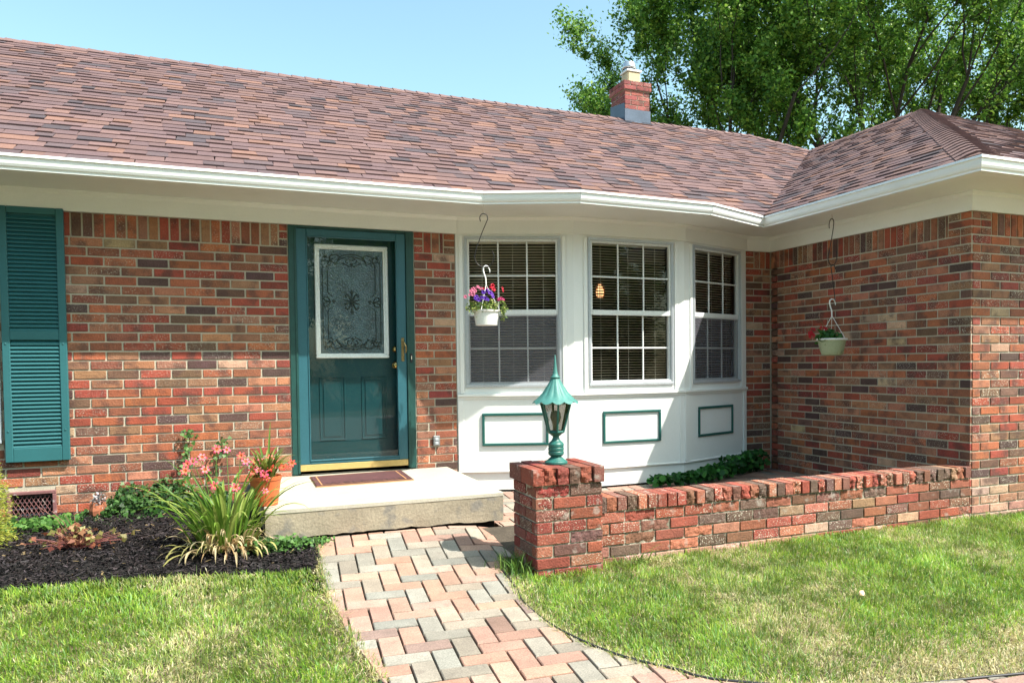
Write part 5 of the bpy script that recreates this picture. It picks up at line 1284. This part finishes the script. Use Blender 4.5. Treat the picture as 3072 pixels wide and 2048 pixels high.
for i in range(150): P.append((bx_-.105+rs.gauss(0, .03), by_-.03+rs.gauss(0, .03), .235+rs.gauss(0, .025)))
for i in range(110): P.append((bx_+.112+rs.gauss(0, .014), by_-.06+rs.gauss(0, .02), .215+rs.gauss(0, .04)))
P = np.array(P); n = len(P); V, C = leaves_np(P, rnd(n, .011, .021), RNG.normal(size=(n, 3))*.7+np.array([0, -.4, .5]), T_QUAD, pal(n, [(.14, .22, .035), (.09, .17, .03), (.26, .32, .07), (.05, .11, .025), (.34, .38, .10)])); build_np('foliage', V, C, 4, m_leaf, b1)
for i, (x_, y_, c_, s_) in enumerate(FLW):
    p = pxr(*zb1(x_, y_), by_-.07+.05*((i*7) % 5)/5+(.05 if y_ < 740 else 0)); q = MB(); petunia(q, p, s_, (rs.uniform(-.5, .5)+(x_-600)/900, -1, rs.uniform(.0, .8)), c_, rs); q.build('blossom', m_petal, b1, recalc=False)
# basket 2
c2 = (5.42, -1.235)
def H2(a, z): return H(a, z, c2)
shook('plant_hook', [H2(-.022, .905), H2(-.024, .94), H2(-.014, .975), H2(0, .985), H2(.014, .972), H2(.014, .93), H2(.004, .86), H2(-.022, .72), H2(-.034, .665), H2(-.028, .63), H2(-.012, .603), H2(.004, .598), H2(.022, .608), H2(.038, .64), H2(.044, .68), H2(.036, .72)], .0038, 'upper black wire hook hanging from the soffit by the shaded brick wall', (c2[0], c2[1], .98), 'black wire hooks of the hanging baskets')
shook('plant_hook', [H2(.030, .565), H2(.024, .592), H2(.006, .604), H2(-.008, .590), H2(-.004, .56), H2(.004, .50), H2(.022, .36), H2(.026, .31), H2(.018, .298), H2(.002, .296), H2(-.012, .302), H2(-.018, .33)], .0038, 'lower black wire hook linking the upper hook to the sage green basket', (c2[0], c2[1], .6), 'black wire hooks of the hanging baskets')
q = MB(); q.tube([H2(0, .982), H2(.003, .99), H2(0, 1.022)], .0014, 5); q.build('ceiling_hook', m_brassd, house)
b2 = basket('hanging_basket', c2, -.015, -.155, .118, .074, .312, .175, 'sage green hanging basket of red geraniums in front of the shaded brick side wall', m_pg, m_pw, .01, .9)
P = []
for i in range(230):
    r = abs(rs.gauss(0, .05)); az = rs.uniform(0, 6.28); P.append((c2[0]+math.cos(az)*r-.015, c2[1]+math.sin(az)*r, -.015+rs.uniform(0, .075)*math.exp(-(r/.10)**2)))
for i in range(70): P.append((c2[0]-.095+rs.gauss(0, .022), c2[1]+rs.gauss(0, .02), .01+rs.gauss(0, .025)))
P = np.array(P); n = len(P); V, C = leaves_np(P, rnd(n, .018, .032), RNG.normal(size=(n, 3))*.6+np.array([0, -.3, .6]), T_ROUND, pal(n, [(.04, .14, .03), (.06, .19, .04), (.03, .09, .02), (.10, .22, .05)])); build_np('foliage', V, C, 8, m_leaf, b2)
def zb2(x, y): return ((2380+x/3.409)/1.30612, (620+y/3.409)/1.30612)
for i, (x_, y_, s_) in enumerate([(175, 1310, .030), (200, 1312, .026), (188, 1285, .022), (285, 1238, .022), (325, 1245, .024), (215, 1250, .020), (190, 1245, .014), (155, 1300, .02)]):
    q = MB(); p = pxr(*zb2(x_, y_), c2[1]-.05)
    for k in range(9): petunia(q, p+Vector((rs.gauss(0, s_*.4), rs.gauss(0, s_*.3), rs.gauss(0, s_*.35))), s_*.38, (rs.uniform(-.8, .8), -1, rs.uniform(-.2, .8)), (.62, .012, .03), rs)
    q.build('blossom', m_petal, b2, recalc=False)
P = []; q = MB()
for i in range(40): p = pxr(*zb2(280+rs.gauss(0, 26), 1160+rs.gauss(0, 26)), c2[1]); P.append(tuple(p))
P = np.array(P); V, C = leaves_np(P, rnd(40, .008, .014), RNG.normal(size=(40, 3)), T_QUAD, pal(40, [(.35, .16, .12), (.28, .12, .07)])); build_np('dry_blossoms', V, C, 4, m_leaf, b2)
q.tube([(c2[0]-.02, c2[1], .0), tuple(pxr(*zb2(285, 1170), c2[1]))], .002, 5, (.3, .2, .1, 0)); q.build('stem', m_leaf, b2, recalc=False)
print('plants')

# ---- trees
def tree(base, seed, label, H_=13, nlimb=6, lean=(0, 0), leafn=110, spread=1.0, cols=None, group=None, lsize=(.065, .135)):
    rt_ = random.Random(seed); br = MB(); tips = []
    def grow(p, d, ln, rad, dep):
        n = 5 if dep < 3 else 3; pts = [p.copy()]; rads = [rad]; dirs = []
        for i in range(n):
            d = (d+Vector((rt_.gauss(0, .13), rt_.gauss(0, .13), rt_.gauss(.03, .09)+(.05 if dep in (1, 2) else 0)))).normalized(); p = p+d*ln/n; pts.append(p.copy()); rads.append(rad*(1-.55*(i+1)/n)); dirs.append(d.copy())
        br.tube(pts, rads, 9 if dep < 2 else (6 if dep < 3 else 4))
        if dep >= 3: tips.append((pts, d))
        if dep == 4: return
        nc = (0, 5, 4, 4)[dep] if dep else nlimb
        for c in range(nc):
            if dep == 0: i = n-rt_.choice([0, 0, 1, 1, 2]); az = 2*math.pi*c/nc+rt_.uniform(-.4, .4); el = rt_.uniform(.75, 1.25)
            else: i = rt_.randint(2, n); az = rt_.uniform(0, 6.28); el = rt_.uniform(.1, .9)
            dd = Vector((math.cos(az)*math.cos(el), math.sin(az)*math.cos(el), math.sin(el)))
            dd = (dd*.75*(spread if dep == 0 else 1)+dirs[min(i, n-1)]*.65).normalized() if dep else dd
            l2 = (H_*.52, H_*.26, H_*.15, H_*.075)[dep]*rt_.uniform(.75, 1.2); grow(pts[i], dd, l2, rads[i]*rt_.uniform(.5, .72), dep+1)
    b = Vector(base); d0 = Vector((lean[0], lean[1], 1)).normalized(); grow(b, d0, H_*.30, H_*.020, 0)
    t = thing('tree', base, label, 'tree', group)
    br.build('trunk', m_bark, t, recalc=False)
    P = []; 
    for pts, d in tips:
        for k in range(int(leafn*rt_.uniform(.25, 1.3))):
            f = rt_.random(); i = min(len(pts)-2, int(f*(len(pts)-1))); ff = f*(len(pts)-1)-i; p = pts[i].lerp(pts[i+1], ff); s = .07+.15*f; P.append((p.x+rt_.gauss(0, s), p.y+rt_.gauss(0, s), p.z+rt_.gauss(-.10, s*.75)))
    P = np.array(P); n = len(P); N = RNG.normal(size=(n, 3))*.75+np.array([.2, -.25, .65])
    cols = cols or [(.095, .22, .028), (.135, .28, .04), (.05, .13, .02), (.24, .39, .06)]
    V, C = leaves_np(P, rnd(n, *lsize), N, T_QUAD, pal(n, cols, .2)); cr = build_np('crown', V, C, 4, m_treeleaf, t); return t, n
tot = 0
for args in [dict(base=(14.1, 13.0, -1.25), seed=3, label='left tree behind the roof ridge, its crown reaching above the chimney', H_=13.5, nlimb=7, spread=1.25, leafn=190),
             dict(base=(19.0, 12.2, -1.25), seed=14, label='middle tree behind the roof with tall dark forked limbs', H_=15, nlimb=6, spread=1.0, leafn=150),
             dict(base=(25.2, 12.6, -1.25), seed=23, label='right tree behind the wing roof at the edge of the photo', H_=14, nlimb=6, spread=1.1, leafn=150)]:
    t, n = tree(**args, group='maple trees behind the house'); tot += n
    if tot == n: src = t
print('tree leaves', tot)
# yard trees across the street, seen only mirrored in the door and window glass
for i, (x, y, rz_, s) in enumerate([(-10, -34, 0, 1.0), (0, -33, 2, .95), (10, -35, 4, 1.0), (-21, -35, 1, 1.1), (20, -34, 3, 1.0), (-33, -36, 5, 1.1)]):
    r = src.copy(); COL.objects.link(r); r.location = (x, y, -12.5); r.rotation_euler = (0, 0, rz_); s *= 1.6; r.scale = (s, s, s)
    r['label'] = 'street tree behind the camera, seen only as a green reflection in the glass'; r['group'] = 'trees across the street mirrored in the windows'
    for c in src.children:
        cc = c.copy(); COL.objects.link(cc); cc.parent = r
